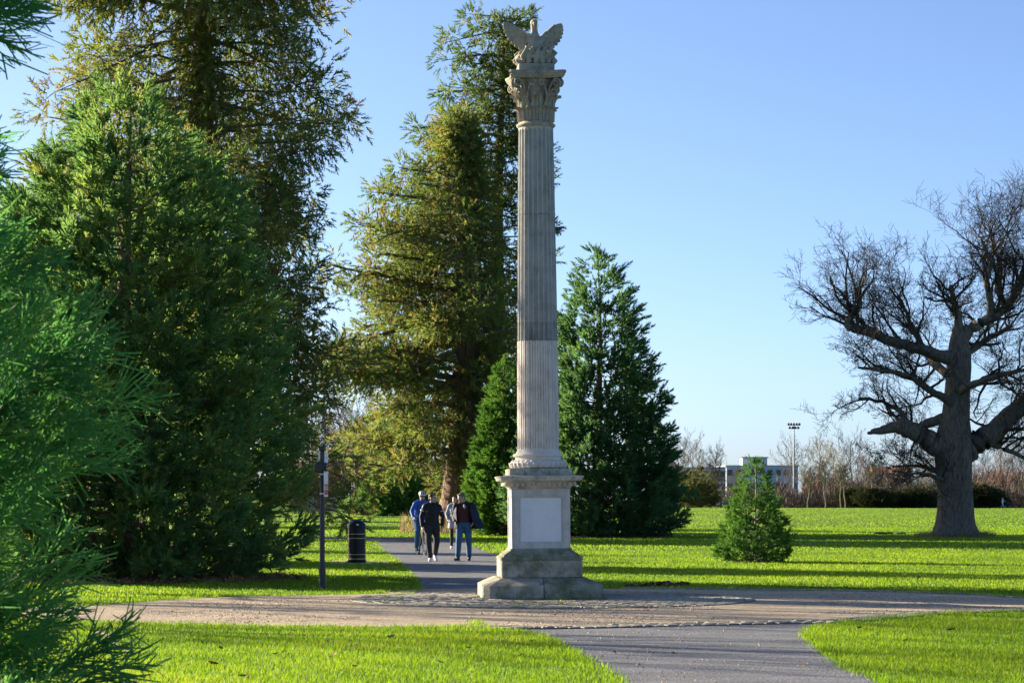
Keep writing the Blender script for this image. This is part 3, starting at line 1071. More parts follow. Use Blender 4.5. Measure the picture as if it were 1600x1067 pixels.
def young_conifer(name, label, loc, H, prof, nb, plumes, slen, mat, seed, tmpls=TY, upturn=0.35, droop=-0.12, shift=None, s_min=0.3, plume=0.22, cat='tree', group=None, bark='bark_red', r0=None, tint0=0.42, thin=None, spb=8, plen=None):
    r = np.random.default_rng(seed)
    plen = plen or slen * 1.5
    root = thing(name, label, cat, loc, 0, group)
    zz = np.linspace(0.02, 0.985, 400)
    wgt = np.array([prof(t) for t in zz]) + 0.25
    cdf = np.cumsum(wgt) / wgt.sum()
    Lmax = max(prof(t) for t in zz)
    P, D, S, T = [], [], [], []
    br = MB()
    for i in range(nb):
        t = float(np.interp((i + r.random()) / nb, cdf, zz))
        a = i * 2.39996 + r.uniform(-.4, .4)
        L = prof(t) * r.uniform(0.74, 1.1)
        if shift: L *= shift(a, t)
        L = max(L, 0.1)
        out = np.array((math.cos(a), math.sin(a), 0.0))
        lat = np.array((-math.sin(a), math.cos(a), 0.0))
        up = np.array((0, 0, 1.0))
        z0 = H * t
        dr = droop * (1.3 - t)
        npl = max(2, int(plumes * (0.35 + 0.8 * L / Lmax) + r.random()))
        bt = r.normal() * 0.10
        for k in range(npl):
            sq = 1.0 if k == 0 else 1 - (1 - s_min) * ((k - r.random() * .8) / npl) ** 1.15
            sd = (-1) ** k * r.uniform(.3, 1.0) if k else 0.0
            w = plume * (0.4 + L ** 0.6) * (1.15 - sq)
            pb = out * (L * sq) + lat * (sd * w) + up * (z0 + L * (dr * sq + upturn * sq * sq) - L * upturn * 0.55 + r.normal() * w * .35)
            pb[2] = max(pb[2], 0.06)
            pd = unit(out * r.uniform(.55, 1.0) + lat * (sd * .55 + r.normal() * .15) + up * r.uniform(.25, .75) * (0.6 + upturn))
            n = max(3, int(spb * r.uniform(.75, 1.25)))
            o = r.normal(size=(n, 3))
            rise = r.random(n)
            d = pd[None] + o * 0.38 * (1.1 - .5 * rise)[:, None]
            pos = pb[None] + pd[None] * (rise * plen * .55)[:, None] + o * plen * .11
            pos[:, 2] = np.maximum(pos[:, 2], 0.05)
            P.append(pos); D.append(d)
            S.append(slen * r.uniform(.7, 1.15, n) * (0.6 + 0.4 * min(1, L / Lmax * 1.6)))
            T.append(np.clip(tint0 + bt + r.normal() * .06 + r.normal(size=n) * 0.09, 0, 0.95))
        if i % 2 == 0 and L > 0.3:
            pts = [out * (L * q) + up * (z0 + L * (dr * q + upturn * q * q) - L * upturn * .55) for q in (0, .35, .7, .95)]
            pts = [(p[0], p[1], max(p[2], .05)) for p in pts]
            rb = 0.012 + 0.01 * L
            br.tube(pts, [rb, rb * .8, rb * .5, rb * .2], 4, False)
    n = 26
    P.append(np.stack([r.normal(size=n) * .05, r.normal(size=n) * .05, H * (0.95 + 0.05 * r.random(n))], 1)); D.append(np.stack([r.normal(size=n) * .4, r.normal(size=n) * .4, np.ones(n)], 1)); S.append(np.full(n, slen * .7)); T.append(np.full(n, tint0 + .15))
    P, D, S, T = np.concatenate(P), np.concatenate(D), np.concatenate(S), np.concatenate(T)
    if thin is not None:                                   # fewer sprays on the sides turned away
        k = r.random(len(P)) < thin(P)
        P, D, S, T = P[k], D[k], S[k], T[k]
    scatter_sprays('crown', P, D, S, T, tmpls, mat, root, seed)
    trunk_mesh(H * 0.985, r0 or H * 0.022, 1.4, seed=seed, top=0.03).build('trunk', M[bark], root, True, 60)
    br.build('branches', M['bark_grey'], root, kind='stuff')
    return root


def old_sequoia(name, label, loc, H, r0, prof, nl, mat, seed, z0f=0.08, z1f=0.985, clump=11, slen=0.62, azf=None, droop=-0.5, lean=(0, 0), group=None, dead=8, flare=1.7, subs=1.25, tint0=0.5, fork=None, cr=0.62, top_gain=lambda t: 1.0, thick=1.0, hang=0.0):
    r = np.random.default_rng(seed)
    root = thing(name, label, 'tree', loc, 0, group)
    trunk_mesh(H * 0.985, r0, flare, lean, seed, 0.05, 0.07, 26).build('trunk', M['bark_red'], root, True, 60)
    P, D, S, T = [], [], [], []
    br = MB()
    up = np.array((0, 0, 1.0))
    for i in range(nl):
        t = z0f + (z1f - z0f) * ((i + r.random()) / nl)
        a = i * 2.39996 + r.uniform(-.6, .6)
        L = prof(t) * r.uniform(0.7, 1.1)
        if azf: L *= azf(a, t)
        if L < 0.3: continue
        out = np.array((math.cos(a), math.sin(a), 0.0))
        lat = np.array((-math.sin(a), math.cos(a), 0.0))
        tw = (t * 5 + seed)
        base = np.array((lean[0] * t + 0.012 * H * math.sin(tw) * t, lean[1] * t, H * t))
        bend = r.normal() * 0.18
        dp = droop * r.uniform(.1, 1.5)
        rise = r.normal() * .22
        t = float(np.clip(t + r.normal() * .012, z0f, z1f))
        def pt(s):
            return base + out * (L * s) + lat * (bend * L * s * s) + up * (L * ((0.16 + rise) * s + dp * s * s + 0.42 * max(0, -dp) * s ** 3.5))
        q = [pt(s) for s in (0, .2, .4, .6, .8, 1.0)]
        q = [np.array((p[0], p[1], max(p[2], 0.7))) for p in q]
        rb = (0.028 + 0.02 * L) * thick
        br.tube([tuple(p) for p in q], [rb * 1.3, rb, rb * .8, rb * .6, rb * .4, rb * .2], 6, False)
        ns = max(3, int(L * subs * r.uniform(.8, 1.2)))
        for k in range(ns):
            s = 0.28 + 0.72 * (k + r.random()) / ns
            p0 = pt(s)
            sd = 1 if k % 2 else -1
            sl = L * 0.30 * r.uniform(.5, 1.2) * (1.15 - 0.5 * s)
            dirn = unit(out * r.uniform(.3, .9) + lat * sd * r.uniform(.4, 1.1) + up * r.uniform(-.5, .25))
            p1 = p0 + dirn * sl
            p1[2] = max(p1[2], 0.7)
            br.tube([tuple(p0), tuple((p0 + p1) / 2 + up * 0.05 * sl), tuple(p1)], [rb * .45, rb * .3, rb * .12], 4, False)
            nc = 1 if sl < 0.9 else 2
            tb = r.normal() * 0.1
            for c in range(nc):
                pc = p0 + (p1 - p0) * (1.0 if c == 0 else 0.5)
                n = int(clump * r.uniform(.6, 1.3) * (0.45 if p0[2] > 25.5 else 1.0) * (0.55 if pc[1] > 1.5 else 1.0) * top_gain(t))
                cs = cr * r.uniform(.65, 1.2)
                o = np.clip(r.normal(size=(n, 3)), -1.5, 1.5) * np.array((cs * .5, cs * .5, cs * (.48 + .22 * hang)))
                pos = pc[None] + o
                d = unit(o) * 0.8 + dirn[None] * 0.45 + up[None] * (r.uniform(-.35, .45) - .3 * hang) + r.normal(size=(n, 3)) * 0.2
                P.append(pos); D.append(d); S.append(slen * r.uniform(.55, 1.15, n))
                tt = np.clip(tint0 + tb + r.normal(size=n) * .13, 0, .8)
                tt[r.random(n) < 0.06] = r.uniform(.82, 1.0)
                T.append(tt)
    for k in range(dead):
        t = r.uniform(z0f, 0.8); a = r.uniform(0, 6.28)
        L = prof(t) * r.uniform(.4, .75)
        p = np.array((lean[0] * t, lean[1] * t, H * t))
        pts = [tuple(p)]
        d = np.array((math.cos(a), math.sin(a), -0.1))
        for j in range(5):
            d = unit(d + r.normal(size=3) * .3 + np.array((0, 0, -.12)))
            p = p + d * L / 5
            pts.append(tuple(p))
        br.tube(pts, [.07, .055, .045, .035, .025, .012], 5, False)
    scatter_sprays('crown', np.concatenate(P), np.concatenate(D), np.concatenate(S), np.concatenate(T), TO, mat, root, seed)
    br.build('branches', M['bark_grey'], root, kind='stuff')
    return root


def interp(xs, ys):
    return lambda t: float(np.interp(t, xs, ys))


# ================================================================== TREES
# big dense young sequoia on the left
pT = gp(195, 903)
left_tree = young_conifer('conifer_tree', 'large dense green conical conifer beside the gravel, left of the sign post', (pT.x, pT.y, 0), 9.95,
              interp([0, .06, .13, .39, .57, .70, .80, .88, .94, 1], [2.7, 3.2, 3.35, 2.95, 2.5, 2.05, 1.6, 1.05, .6, .12]), 430, 5.5, 0.36, M['leaf_young'], 3, tint0=0.7, upturn=0.42, plume=0.3, spb=9, r0=0.3, thin=lambda P: np.where(P[:, 1] > .8, .42, 1.0))

# tall old sequoia behind it, top out of the frame
pT = wp(308, 0, 100)
def azC(a, t):
    return (0.93 - 0.06 * math.cos(a) + 0.08 * math.sin(3 * a + t * 9)) * (0.25 if (math.sin(a) < -.1 and abs(math.cos(a)) < .93 and .45 < t < .66) else 1.0)
seqC = old_sequoia('sequoia_tree', 'tallest brown-trunked conifer behind the dense green one, its top cut by the frame', (pT.x, 100, 0), 33.0, 0.95,
            interp([0, .08, .2, .4, .55, .66, .75, .9, 1], [5.4, 6.4, 6.6, 6.6, 6.6, 6.2, 5.2, 3.2, .6]), 215, M['leaf_old'], 5, azf=azC, z0f=0.10, clump=27, slen=0.48, droop=-0.5, tint0=0.66, dead=14, thick=.55, hang=.7, subs=1.5, cr=.8)

# pair of old sequoias left of the column
pT = wp(782, 0, 116)
def azA(a, t):
    l = math.cos(a)                                    # -1 to the left
    f = (1.0 - 0.3 * l) if t > 0.6 else (0.85 - 0.15 * l)
    if math.sin(a) < -.2 and l > -.75: f *= .5
    return f
seqA = old_sequoia('sequoia_tree', 'tall thin-topped conifer with forked trunk rising directly behind the column', (pT.x, 116, 0), 25.0, 0.62,
            interp([0, .1, .3, .5, .62, .72, .8, .86, .93, 1], [2.2, 2.8, 3.6, 3.9, 3.6, 3.1, 2.6, 2.4, 2.3, 1.5]), 120, M['leaf_old'], 9, azf=azA, z0f=0.28, clump=27, slen=0.42, droop=-0.35, tint0=0.34, lean=(-.1, 0), dead=6, cr=0.55, top_gain=lambda t: 1.3 if t > .6 else 1.0, thick=.65)
pT = wp(728, 0, 112)
def azB(a, t):
    return (1.0 - 0.24 * math.cos(a) + 0.06 * math.sin(4 * a)) * (.45 if math.cos(a) > .15 else 1.0) * (0.3 if (math.sin(a) < 0.1 and math.cos(a) > -.7 and t < .36) else 1.0)
seqB = old_sequoia('sequoia_tree', 'broad olive-green conifer with thick fibrous red trunk behind the walkers', (pT.x, 112, 0), 19.5, 1.05,
            interp([0, .06, .2, .38, .5, .62, .72, .82, .9, 1], [3.2, 4.2, 4.9, 4.8, 4.7, 4.3, 3.5, 2.4, 1.4, .4]), 165, M['leaf_old'], 13, azf=azB, z0f=0.16, clump=25, slen=0.46, subs=1.4, cr=.72, droop=-0.45, tint0=0.64, dead=10, flare=1.55)

# dark conifer right of the column
pT = gp(934, 838)
young_conifer('conifer_tree', 'dark pointed conifer standing on the lawn just right of the column', (pT.x, pT.y, 0), 11.9,
              interp([0, .05, .12, .3, .45, .6, .75, .88, .95, 1], [3.0, 3.5, 3.45, 2.85, 2.3, 1.85, 1.45, .85, .45, .08]), 330, 5, 0.46, M['leaf_young'], 17, tint0=0.36, plume=0.26, upturn=0.45, s_min=0.25, spb=8, r0=0.26, thin=lambda P: np.where(P[:, 1] > .8, .6, 1.0))
# bright green young conifer between the sequoias and the column
pT = gp(790, 836.5)
young_conifer('conifer_tree', 'bright green slim young conifer squeezed between the red trunk and the column pedestal', (pT.x, pT.y, 0), 7.5,
              interp([0, .06, .2, .4, .6, .8, 1], [1.1, 1.45, 1.4, 1.1, .8, .42, .05]), 190, 4, 0.42, M['leaf_bright'], 19, tint0=0.55, plume=.26)
# sapling on the lawn
pT = gp(1180, 878)
young_conifer('conifer_sapling', 'small bushy conifer sapling alone on the open lawn with bare soil at its foot', (pT.x, pT.y, 0), 2.56,
              interp([0, .05, .15, .3, .45, .55, .7, .85, 1], [.62, .82, .88, .7, .58, .55, .36, .2, .02]), 120, 3.8, 0.17, M['leaf_bright'], 23, tint0=0.52, s_min=0.3, upturn=0.4, plume=0.16, spb=7, r0=0.03, bark='bark_pale')
# round evergreen bush behind the cyclist
pT = gp(622, 806)
young_conifer('evergreen_bush', 'rounded bright green evergreen bush at the far bend of the path', (pT.x, pT.y, 0), 4.1,
              interp([0, .1, .4, .7, .9, 1], [2.6, 2.9, 2.8, 2.1, 1.1, .3]), 150, 4, 0.6, M['leaf_bright'], 29, tint0=0.55, spb=6, cat='bush', upturn=0.7)
# foreground tree at the left edge
pT = Vector(((-410 - 800) / F * 14.0, 14.0, 0))
def shN(a, t): return 1.0 + 0.16 * math.sin(7 * t * 3 + 1.0)
near_tree = young_conifer('conifer_tree', 'feathery blue-green conifer cropped by the left edge, nearest to the camera', (pT.x, pT.y, 0), 6.6,
              interp([0, .05, .09, .145, .2, .29, .38, .455, .54, .65, .75, .88, 1], [1.4, 1.6, 1.5, 1.25, 1.3, 1.6, 1.4, 1.1, .8, 1.1, 1.0, .5, .05]), 190, 3.2, 0.42, M['leaf_near'], 31, tmpls=TN, upturn=0.34, droop=-0.1, plume=0.22, s_min=0.35, spb=3.4, plen=.5, tint0=0.58, r0=0.13, thin=lambda P: np.where(P[:, 0] < -.3, .35, 1.0))

c = copy_tree(left_tree)
c.location = (-11.8, 61.5, 0); c.rotation_euler = (0, 0, 2.0); c.scale = (.86, .86, .86)
c['label'] = 'smaller dense green conifer half hidden behind the big dense one'
# trees hidden or half hidden farther left along the path; they throw the shadow bands over the lawn
for k, (x, y, rz, s, nm) in enumerate(((-24, 138, 1.0, .8, 'old conifer half hidden behind the dense green one, just beyond the tallest'),
                                       (-36, 178, 2.1, .8, 'old conifer hidden deeper behind the left group of trees'),
                                       (-52, 235, 3.0, .75, 'farthest old conifer of the row behind the left group'))):
    c = copy_tree(seqB)
    c.location = (x, y, 0); c.rotation_euler = (0, 0, rz); c.scale = (s, s, s)
    c['label'] = nm
    c['group'] = 'old conifers in the row behind the left trees'
for k, (x, y, rz, s, nm) in enumerate(((-52, 158, 4.0, .95, 'tall conifer beyond the left edge casting a shadow band'), (-70, 238, 1.2, 1.1, 'farthest tall conifer beyond the left edge casting a shadow band'), (-41, 92, 3.3, .62, 'shorter conifer beyond the left edge casting a shadow band'))):
    c = copy_tree(seqA)
    c.location = (x, y, 0); c.rotation_euler = (0, 0, rz); c.scale = (s, s, s)
    c['label'] = nm
    c['group'] = 'conifers beyond the left edge'
# ---------------------------------------------------------------- oak
def grow(mb, p, d, L, r0, lev, rr_, out_bias, count):
    """recursive bare branch"""
    K = (5, 4, 3, 1)[min(lev, 3)]
    pts, rad_ = [p.copy()], [r0]
    q = p.copy()
    dd = d.normalized()
    for i in range(K):
        dd = (dd + Vector((rr_.gauss(0, .26), rr_.gauss(0, .26), rr_.gauss(0, .22) + 0.06)) + out_bias * 0.06).normalized()
        q = q + dd * (L / K)
        pts.append(q.copy())
        rad_.append(max(0.006, r0 * (1 - 0.72 * (i + 1) / K)))
    mb.tube(pts, rad_, 5 if lev == 0 else (4 if lev == 1 else 3), False)
    if lev >= count: return
    nch = (6, 5, 5, 4)[min(lev, 3)]
    for k in range(nch):
        t = 0.22 + 0.78 * (k + rr_.random()) / nch
        i = min(int(t * K), K - 1)
        b = pts[i].lerp(pts[i + 1], t * K - i)
        td = (pts[i + 1] - pts[i]).normalized()
        rv = Vector((rr_.gauss(0, 1), rr_.gauss(0, 1), rr_.gauss(0, .8) + .15)).normalized()
        nd = (td * rr_.uniform(.5, 1.0) + rv * 0.95).normalized()
        grow(mb, b, nd, L * rr_.uniform(.38, .62), max(0.006, r0 * (1 - t * .7) * 0.5), lev + 1, rr_, out_bias, count)


OD = 6080 / (838 - 778.0)
oak0 = wp(1493, 838, OD)
oak = thing('oak_tree', 'huge bare spreading oak with broken dead limb at the right side of the lawn', 'tree', (oak0.x, oak0.y, 0))
SC = OD / F


def op(px, py, dy=0.0):
    p = wp(px, py, OD)
    return Vector((p.x - oak0.x, dy, p.z))


tr = MB()
tpts = [(1493, 845), (1493, 838), (1493, 830), (1493, 818), (1493, 800), (1493, 775), (1492, 745), (1491, 720), (1491, 700), (1492, 680), (1494, 655), (1496, 625), (1497, 600), (1499, 575), (1499, 555), (1498, 535), (1497, 518)]
trad = [48, 43, 36, 31, 28.5, 27, 27, 29, 31, 28, 22, 20, 19, 18.5, 18, 15, 10]
rph = [0.3, 1.9, 4.0]
def omod(i, a):
    q = 1.0 if i < 4 else 0.35
    return 1 + 0.10 * q * math.sin(5 * a + rph[0]) + 0.05 * math.sin(3 * a + rph[1] + i * .4) + 0.025 * math.sin(11 * a + rph[2])
tr.tube([op(*p) for p in tpts], [r * SC for r in trad], 28, True, omod)
tr.build('trunk', M['bark_oak'], oak, True, 70)
limbs = {
 'dead': [((1482, 706), 0, 20), ((1460, 694), -.2, 18), ((1438, 682), -.4, 16), ((1415, 671), -.5, 13), ((1395, 668), -.6, 9), ((1372, 673), -.6, 6), ((1352, 677), -.6, 2)],
 'right': [((1500, 706), 0, 23), ((1525, 695), .2, 20), ((1550, 678), .3, 17), ((1580, 650), .4, 15), ((1612, 622), .3, 13), ((1650, 590), .2, 10), ((1690, 545), 0, 8), ((1720, 490), 0, 5)],
 'left_up': [((1495, 562), 0, 15), ((1470, 556), -.2, 10), ((1432, 545), -.4, 8.5), ((1392, 535), -.6, 8), ((1352, 520), -.7, 7), ((1324, 513), -.8, 7), ((1322, 500), -.8, 6), ((1336, 482), -.8, 4.5), ((1341, 462), -.8, 3)],
 'right_up': [((1498, 530), 0, 12), ((1522, 511), .2, 9.5), ((1550, 497), .3, 8), ((1575, 478), .5, 6.5), ((1595, 450), .5, 5.5), ((1608, 425), .6, 4), ((1622, 395), .6, 2.5)],
 'up': [((1497, 522), 0, 9), ((1495, 495), -.2, 6), ((1488, 470), -.3, 5), ((1484, 447), -.3, 3)],
 'fork': [((1550, 497), .3, 6), ((1547, 470), 0, 5.5), ((1540, 440), -.3, 4.5), ((1546, 410), -.4, 3.5), ((1537, 395), -.5, 2.5), ((1527, 372), -.5, 1.5)],
 'fork2': [((1575, 478), .5, 5.5), ((1566, 440), 1.2, 4.5), ((1572, 405), 1.5, 3.5), ((1562, 378), 1.6, 2)],
 'mid_left': [((1487, 630), -.3, 8), ((1462, 618), -.8, 6), ((1432, 602), -1.2, 5), ((1410, 590), -1.5, 4), ((1375, 582), -1.8, 3), ((1330, 578), -2, 2)],
 'mid_left2': [((1487, 650), 0, 9), ((1458, 660), .4, 8), ((1430, 668), .8, 7), ((1412, 640), 1.2, 4), ((1385, 625), 1.5, 3), ((1350, 620), 1.6, 2)],
 'front': [((1497, 610), -.6, 7), ((1520, 600), -1.8, 5), ((1545, 590), -3, 4), ((1575, 585), -3.6, 2.5)],
 'back': [((1497, 590), .6, 8), ((1470, 560), 2.2, 6), ((1455, 520), 3.2, 4.5), ((1440, 480), 3.8, 3), ((1425, 450), 4, 2)],
 'back2': [((1500, 560), .6, 8), ((1530, 545), 2.2, 6), ((1570, 520), 3.2, 4.5), ((1610, 500), 3.8, 3)],
 'low': [((1472, 752), -.6, 5), ((1445, 742), -1.2, 3), ((1415, 740), -1.6, 2), ((1385, 736), -1.8, 1.2)],
 'low2': [((1474, 742), .0, 4), ((1440, 728), .6, 2.5), ((1400, 728), 1.0, 1.5)],
 'right_low': [((1540, 686), .3, 8), ((1575, 700), .8, 4), ((1610, 715), 1, 2.5)],
}
ro = random.Random(21)
tw = MB()
lens = {'dead': 0, 'low': 1.5, 'low2': 1.5, 'left_up': 2.6, 'right': 3.0, 'right_up': 2.9, 'fork': 2.5, 'fork2': 2.6, 'up': 2.0, 'mid_left': 2.1, 'mid_left2': 2.1, 'front': 2.4, 'back': 2.6, 'back2': 2.6, 'right_low': 2.2}
nchd = {'left_up': 24, 'right': 16, 'right_up': 17, 'fork': 12, 'fork2': 12, 'up': 12, 'mid_left': 15, 'mid_left2': 13, 'front': 12, 'back': 16, 'back2': 14, 'low': 9, 'low2': 7, 'right_low': 7}
for nm, L in limbs.items():
    pts = [op(p[0], p[1], dy) for p, dy, r in L]
    sp, sr = [], []
    for i in range(len(pts) - 1):
        a, b, c, d = pts[max(i - 1, 0)], pts[i], pts[i + 1], pts[min(i + 2, len(pts) - 1)]
        for k in range(4):
            t = k / 4
            v = 0.5 * ((2 * b) + (c - a) * t + (2 * a - 5 * b + 4 * c - d) * t * t + (3 * b - a - 3 * c + d) * t ** 3)
            sp.append(v + Vector((ro.gauss(0, .025), ro.gauss(0, .03), ro.gauss(0, .025)))); sr.append((L[i][2] * (1 - t) + L[i + 1][2] * t) * SC)
    sp.append(pts[-1]); sr.append(L[-1][2] * SC)
    lm = MB()
    lm.tube(sp, sr, 12, True, lambda i, a: 1 + 0.07 * math.sin(3 * a + i * .7) + 0.05 * math.sin(5 * a + i))
    if nm == 'dead':
        lm.tube([op(1440, 676, -.4), op(1418, 664, -.5), op(1404, 657, -.5), op(1396, 655, -.5)], [8 * SC, 7 * SC, 5 * SC, 1.5 * SC], 8, True)
    o = lm.build('limb', M['bark_oak'], oak, True, 70)
    n = nchd.get(nm, 0)
    for k in range(n):
        u = 0.2 + 0.8 * (k + ro.random()) / n
        if nm in ('low', 'low2'): u = 0.1 + .9 * ro.random()
        i = min(int(u * (len(sp) - 1)), len(sp) - 2)
        p = sp[i]
        td = (sp[i + 1] - sp[i]).normalized()
        rv = Vector((ro.gauss(0, 1), ro.gauss(0, 1.0), ro.gauss(0, .8) + .35)).normalized()
        ob = Vector((p.x, p.y, max(0, p.z - 6) * .6)).normalized()
        grow(tw, p, (td * .45 + rv + ob * .35), lens[nm] * ro.uniform(.55, 1.1), max(.014, min(sr[i] * .55, .075)), 0, ro, ob, 3)
tw.build('twigs', M['twig_oak'], oak, kind='stuff')

# ---------------------------------------------------------------- bare trees of the background
def bare_tree_mesh(seed, H, spread, stem, clear=0.25, levels=3, thin=1.0):
    rr_ = random.Random(seed)
    mb = MB()
    pts = [Vector((0, 0, -.1))]
    for i in range(6):
        pts.append(pts[-1] + Vector((rr_.gauss(0, .12), rr_.gauss(0, .12), H / 6)))
    rad_ = [stem * (1 - .88 * i / 6) for i in range(7)]
    mb.tube(pts, rad_, 7, False)
    n = 22
    for k in range(n):
        t = clear + (1 - clear) * (k + rr_.random()) / n
        i = min(int(t * 6), 5)
        p = pts[i].lerp(pts[i + 1], t * 6 - i)
        a = k * 2.4
        d = Vector((math.cos(a), math.sin(a), rr_.uniform(.5, 1.3)))
        L = spread * (1.15 - 0.75 * abs(t - 0.5)) * rr_.uniform(.6, 1.1)
        grow_far(mb, p, d, L, max(.03 * thin, stem * .35 * (1.1 - t)), 0, rr_, levels)
    return mb


def grow_far(mb, p, d, L, r0, lev, rr_, levels):
    K = 3
    pts, rad_ = [p.copy()], [r0]
    q = p.copy(); dd = d.normalized()
    for i in range(K):
        dd = (dd + Vector((rr_.gauss(0, .2), rr_.gauss(0, .2), rr_.gauss(0, .15) + .12))).normalized()
        q = q + dd * (L / K); pts.append(q.copy()); rad_.append(max(.02, r0 * (1 - .7 * (i + 1) / K)))
    mb.tube(pts, rad_, 3, False)
    if lev + 1 >= levels: return
    for k in range(5):
        t = .25 + .75 * (k + rr_.random()) / 5
        i = min(int(t * K), K - 1)
        b = pts[i].lerp(pts[i + 1], t * K - i)
        rv = Vector((rr_.gauss(0, 1), rr_.gauss(0, 1), rr_.gauss(0, .6) + .4)).normalized()
        grow_far(mb, b, (pts[i + 1] - pts[i]).normalized() * .8 + rv * .9, L * rr_.uniform(.4, .6), max(.012, r0 * .5), lev + 1, rr_, levels)


bt = []
for s, mt in ((1, 'twig_far'), (2, 'twig_far'), (3, 'twig_olive'), (4, 'twig_pink')):
    me = bare_tree_mesh(s, 10.0, 4.2 if s != 2 else 3.0, .22).mesh('bare_tree')
    me.materials.append(M[mt]); bt.append(me)
GB = 'bare trees along the far edge of the park'
spec = [  # px, top row, distance, mesh, label
    (1057, 687, 430, 1, 'slim bare tree at far left of the distant row, beside the dark conifer'),
    (1083, 690, 425, 0, 'wide bare tree standing before the pale far building'),
    (1122, 700, 428, 1, 'bare tree before the seam of the pale and brown far buildings'),
    (1110, 712, 418, 0, 'low dark bare tree before the far brick building'),
    (1150, 735, 418, 2, 'thin brownish bare tree before the blue-grey far building'),
    (1237, 694, 440, 0, 'round-topped bare tree right behind the floodlight mast'),
    (1278, 690, 436, 2, 'olive bare tree right of the floodlight mast'),
    (1300, 702, 420, 2, 'bushy olive-brown bare tree in the middle of the distant row'),
    (1330, 684, 440, 0, 'tall dark bare tree left of the orange roof'),
    (1352, 712, 430, 3, 'reddish bare tree just left of the orange roof'),
    (1420, 722, 424, 2, 'olive bare tree right of the orange roof'),
    (1455, 715, 432, 3, 'reddish bare tree half behind the oak trunk'),
    (1535, 700, 430, 0, 'bare tree right behind the oak trunk'),
    (1560, 690, 436, 1, 'slender bare tree above the pushchair walker'),
    (1583, 694, 428, 3, 'reddish bare tree near the right edge'),
    (1606, 684, 432, 0, 'bare tree cropped by the right edge'),
]
for px, top, d, k, lb in spec:
    p = wp(px, 778, d)
    h = (YH - top) / F * d + HC
    o = link_mesh('bare_tree', bt[k]); tag(o, lb, 'tree', GB)
    o.location = (p.x, d, 0); s = h / 11.2
    o.scale = (s * 0.9, s * 0.9, s); o.rotation_euler = (0, 0, px * 1.7)
for k, (x, y, sc, nm) in enumerate(((-15.5, 45.5, 1.0, 'bare tree just beyond the left edge streaking the gravel with twig shadows'), (-24, 46.5, 1.1, 'second bare tree beyond the left edge streaking the gravel'), (-15, 35.5, .8, 'bare tree beyond the left edge streaking the near lawn'))):
    o = link_mesh('bare_tree', bt[(0, 1, 0)[k]]); tag(o, nm, 'tree', 'bare trees beyond the left edge')
    o.location = (x, y, 0); o.scale = (sc, sc, sc); o.rotation_euler = (0, 0, 1.1 * k)
# young planted trees with pale clear stems
yt = bare_tree_mesh(9, 6.0, 1.6, .11, .45, 3)
ytm = yt.mesh('young_tree'); ytm.materials.append(M['bark_pale'])
for px, lb in ((1262, 'thin pale-stemmed young tree nearest the floodlight'), (1290, 'second pale-stemmed young tree right of the floodlight'), (1314, 'left of two pale-stemmed young trees standing close together'), (1321, 'right of two pale-stemmed young trees standing close together'), (1365, 'pale-stemmed young tree under the orange roof'), (1444, 'pale-stemmed young tree just left of the oak trunk')):
    d = 395
    p = wp(px, 778, d)
    o = link_mesh('young_tree', ytm); tag(o, lb, 'tree', 'young trees planted along the far edge')
    o.location = (p.x, d, 0); o.rotation_euler = (0, 0, px); s = random.Random(px).uniform(.95, 1.2); o.scale = (s, s, s)
# larch-like pale green conifers
for px, h, d, lb in ((1078, 5.6, 405, 'pale yellow-green conifer left of its pair before the far brick building'), (1096, 6.4, 408, 'pale yellow-green conifer right of its pair before the far brick building')):
    p = wp(px, 778, d)
    young_conifer('conifer_tree', lb, (p.x, d, 0), h, interp([0, .2, .5, 1], [1.2, 2.2, 1.6, .1]), 44, 3, 1.0, M['larch'], px, TO, 0.05, 0.0, group='pale conifers at the far edge', plume=0.12, tint0=0.5)
# left background wood behind the steps
for i, (px, top, d, k) in enumerate(((488, 640, 330, 0), (522, 655, 325, 3), (548, 640, 335, 0), (575, 660, 322, 3), (602, 650, 330, 1), (640, 690, 330, 0), (505, 690, 312, 3), (560, 700, 310, 3), (590, 705, 312, 1), (535, 715, 305, 3))):
    p = wp(px, 778, d); h = (YH - top) / F * d + HC
    o = link_mesh('bare_tree', bt[k]); o.location = (p.x, d, 1.0); s = h / 11.2
    o.scale = (s * 1.1, s * 1.1, s); o.rotation_euler = (0, 0, i * 1.3)
    tag(o, 'grey-brown bare tree in the wood behind the concrete steps', 'tree', 'bare trees in the wood behind the steps')


# thicket: dense brown scrub, uncountable
def thicket(name, label, x0, x1, d0, d1, n, hmin, hmax, mat, seed, hf=None, lean=.25, w=.03):
    r = np.random.default_rng(seed)
    D_ = r.uniform(d0, d1, n)
    X = (r.uniform(x0, x1, n) - 800) / F * D_
    Hh = r.uniform(hmin, hmax, n) * (1 if hf is None else hf(X))
    z0 = Hh * r.random(n) ** 1.0 * 0.75
    Ln = Hh * r.uniform(.18, .4, n)
    d = unit(np.stack([r.normal(size=n) * lean, r.normal(size=n) * lean, np.ones(n)], 1))
    a = np.stack([X, D_, z0], 1); b = a + d * Ln[:, None]
    sd = unit(np.cross(d, r.normal(size=(n, 3)))) * (w * r.uniform(.6, 1.6, n))[:, None]
    V = np.stack([a - sd, a + sd, b], 1).reshape(-1, 3)
    T = np.arange(n * 3).reshape(-1, 3)
    o = np_mesh(name, V, T, mat, None, np.repeat(r.random(n), 3))
    return tag(o, label, None, None, 'stuff')


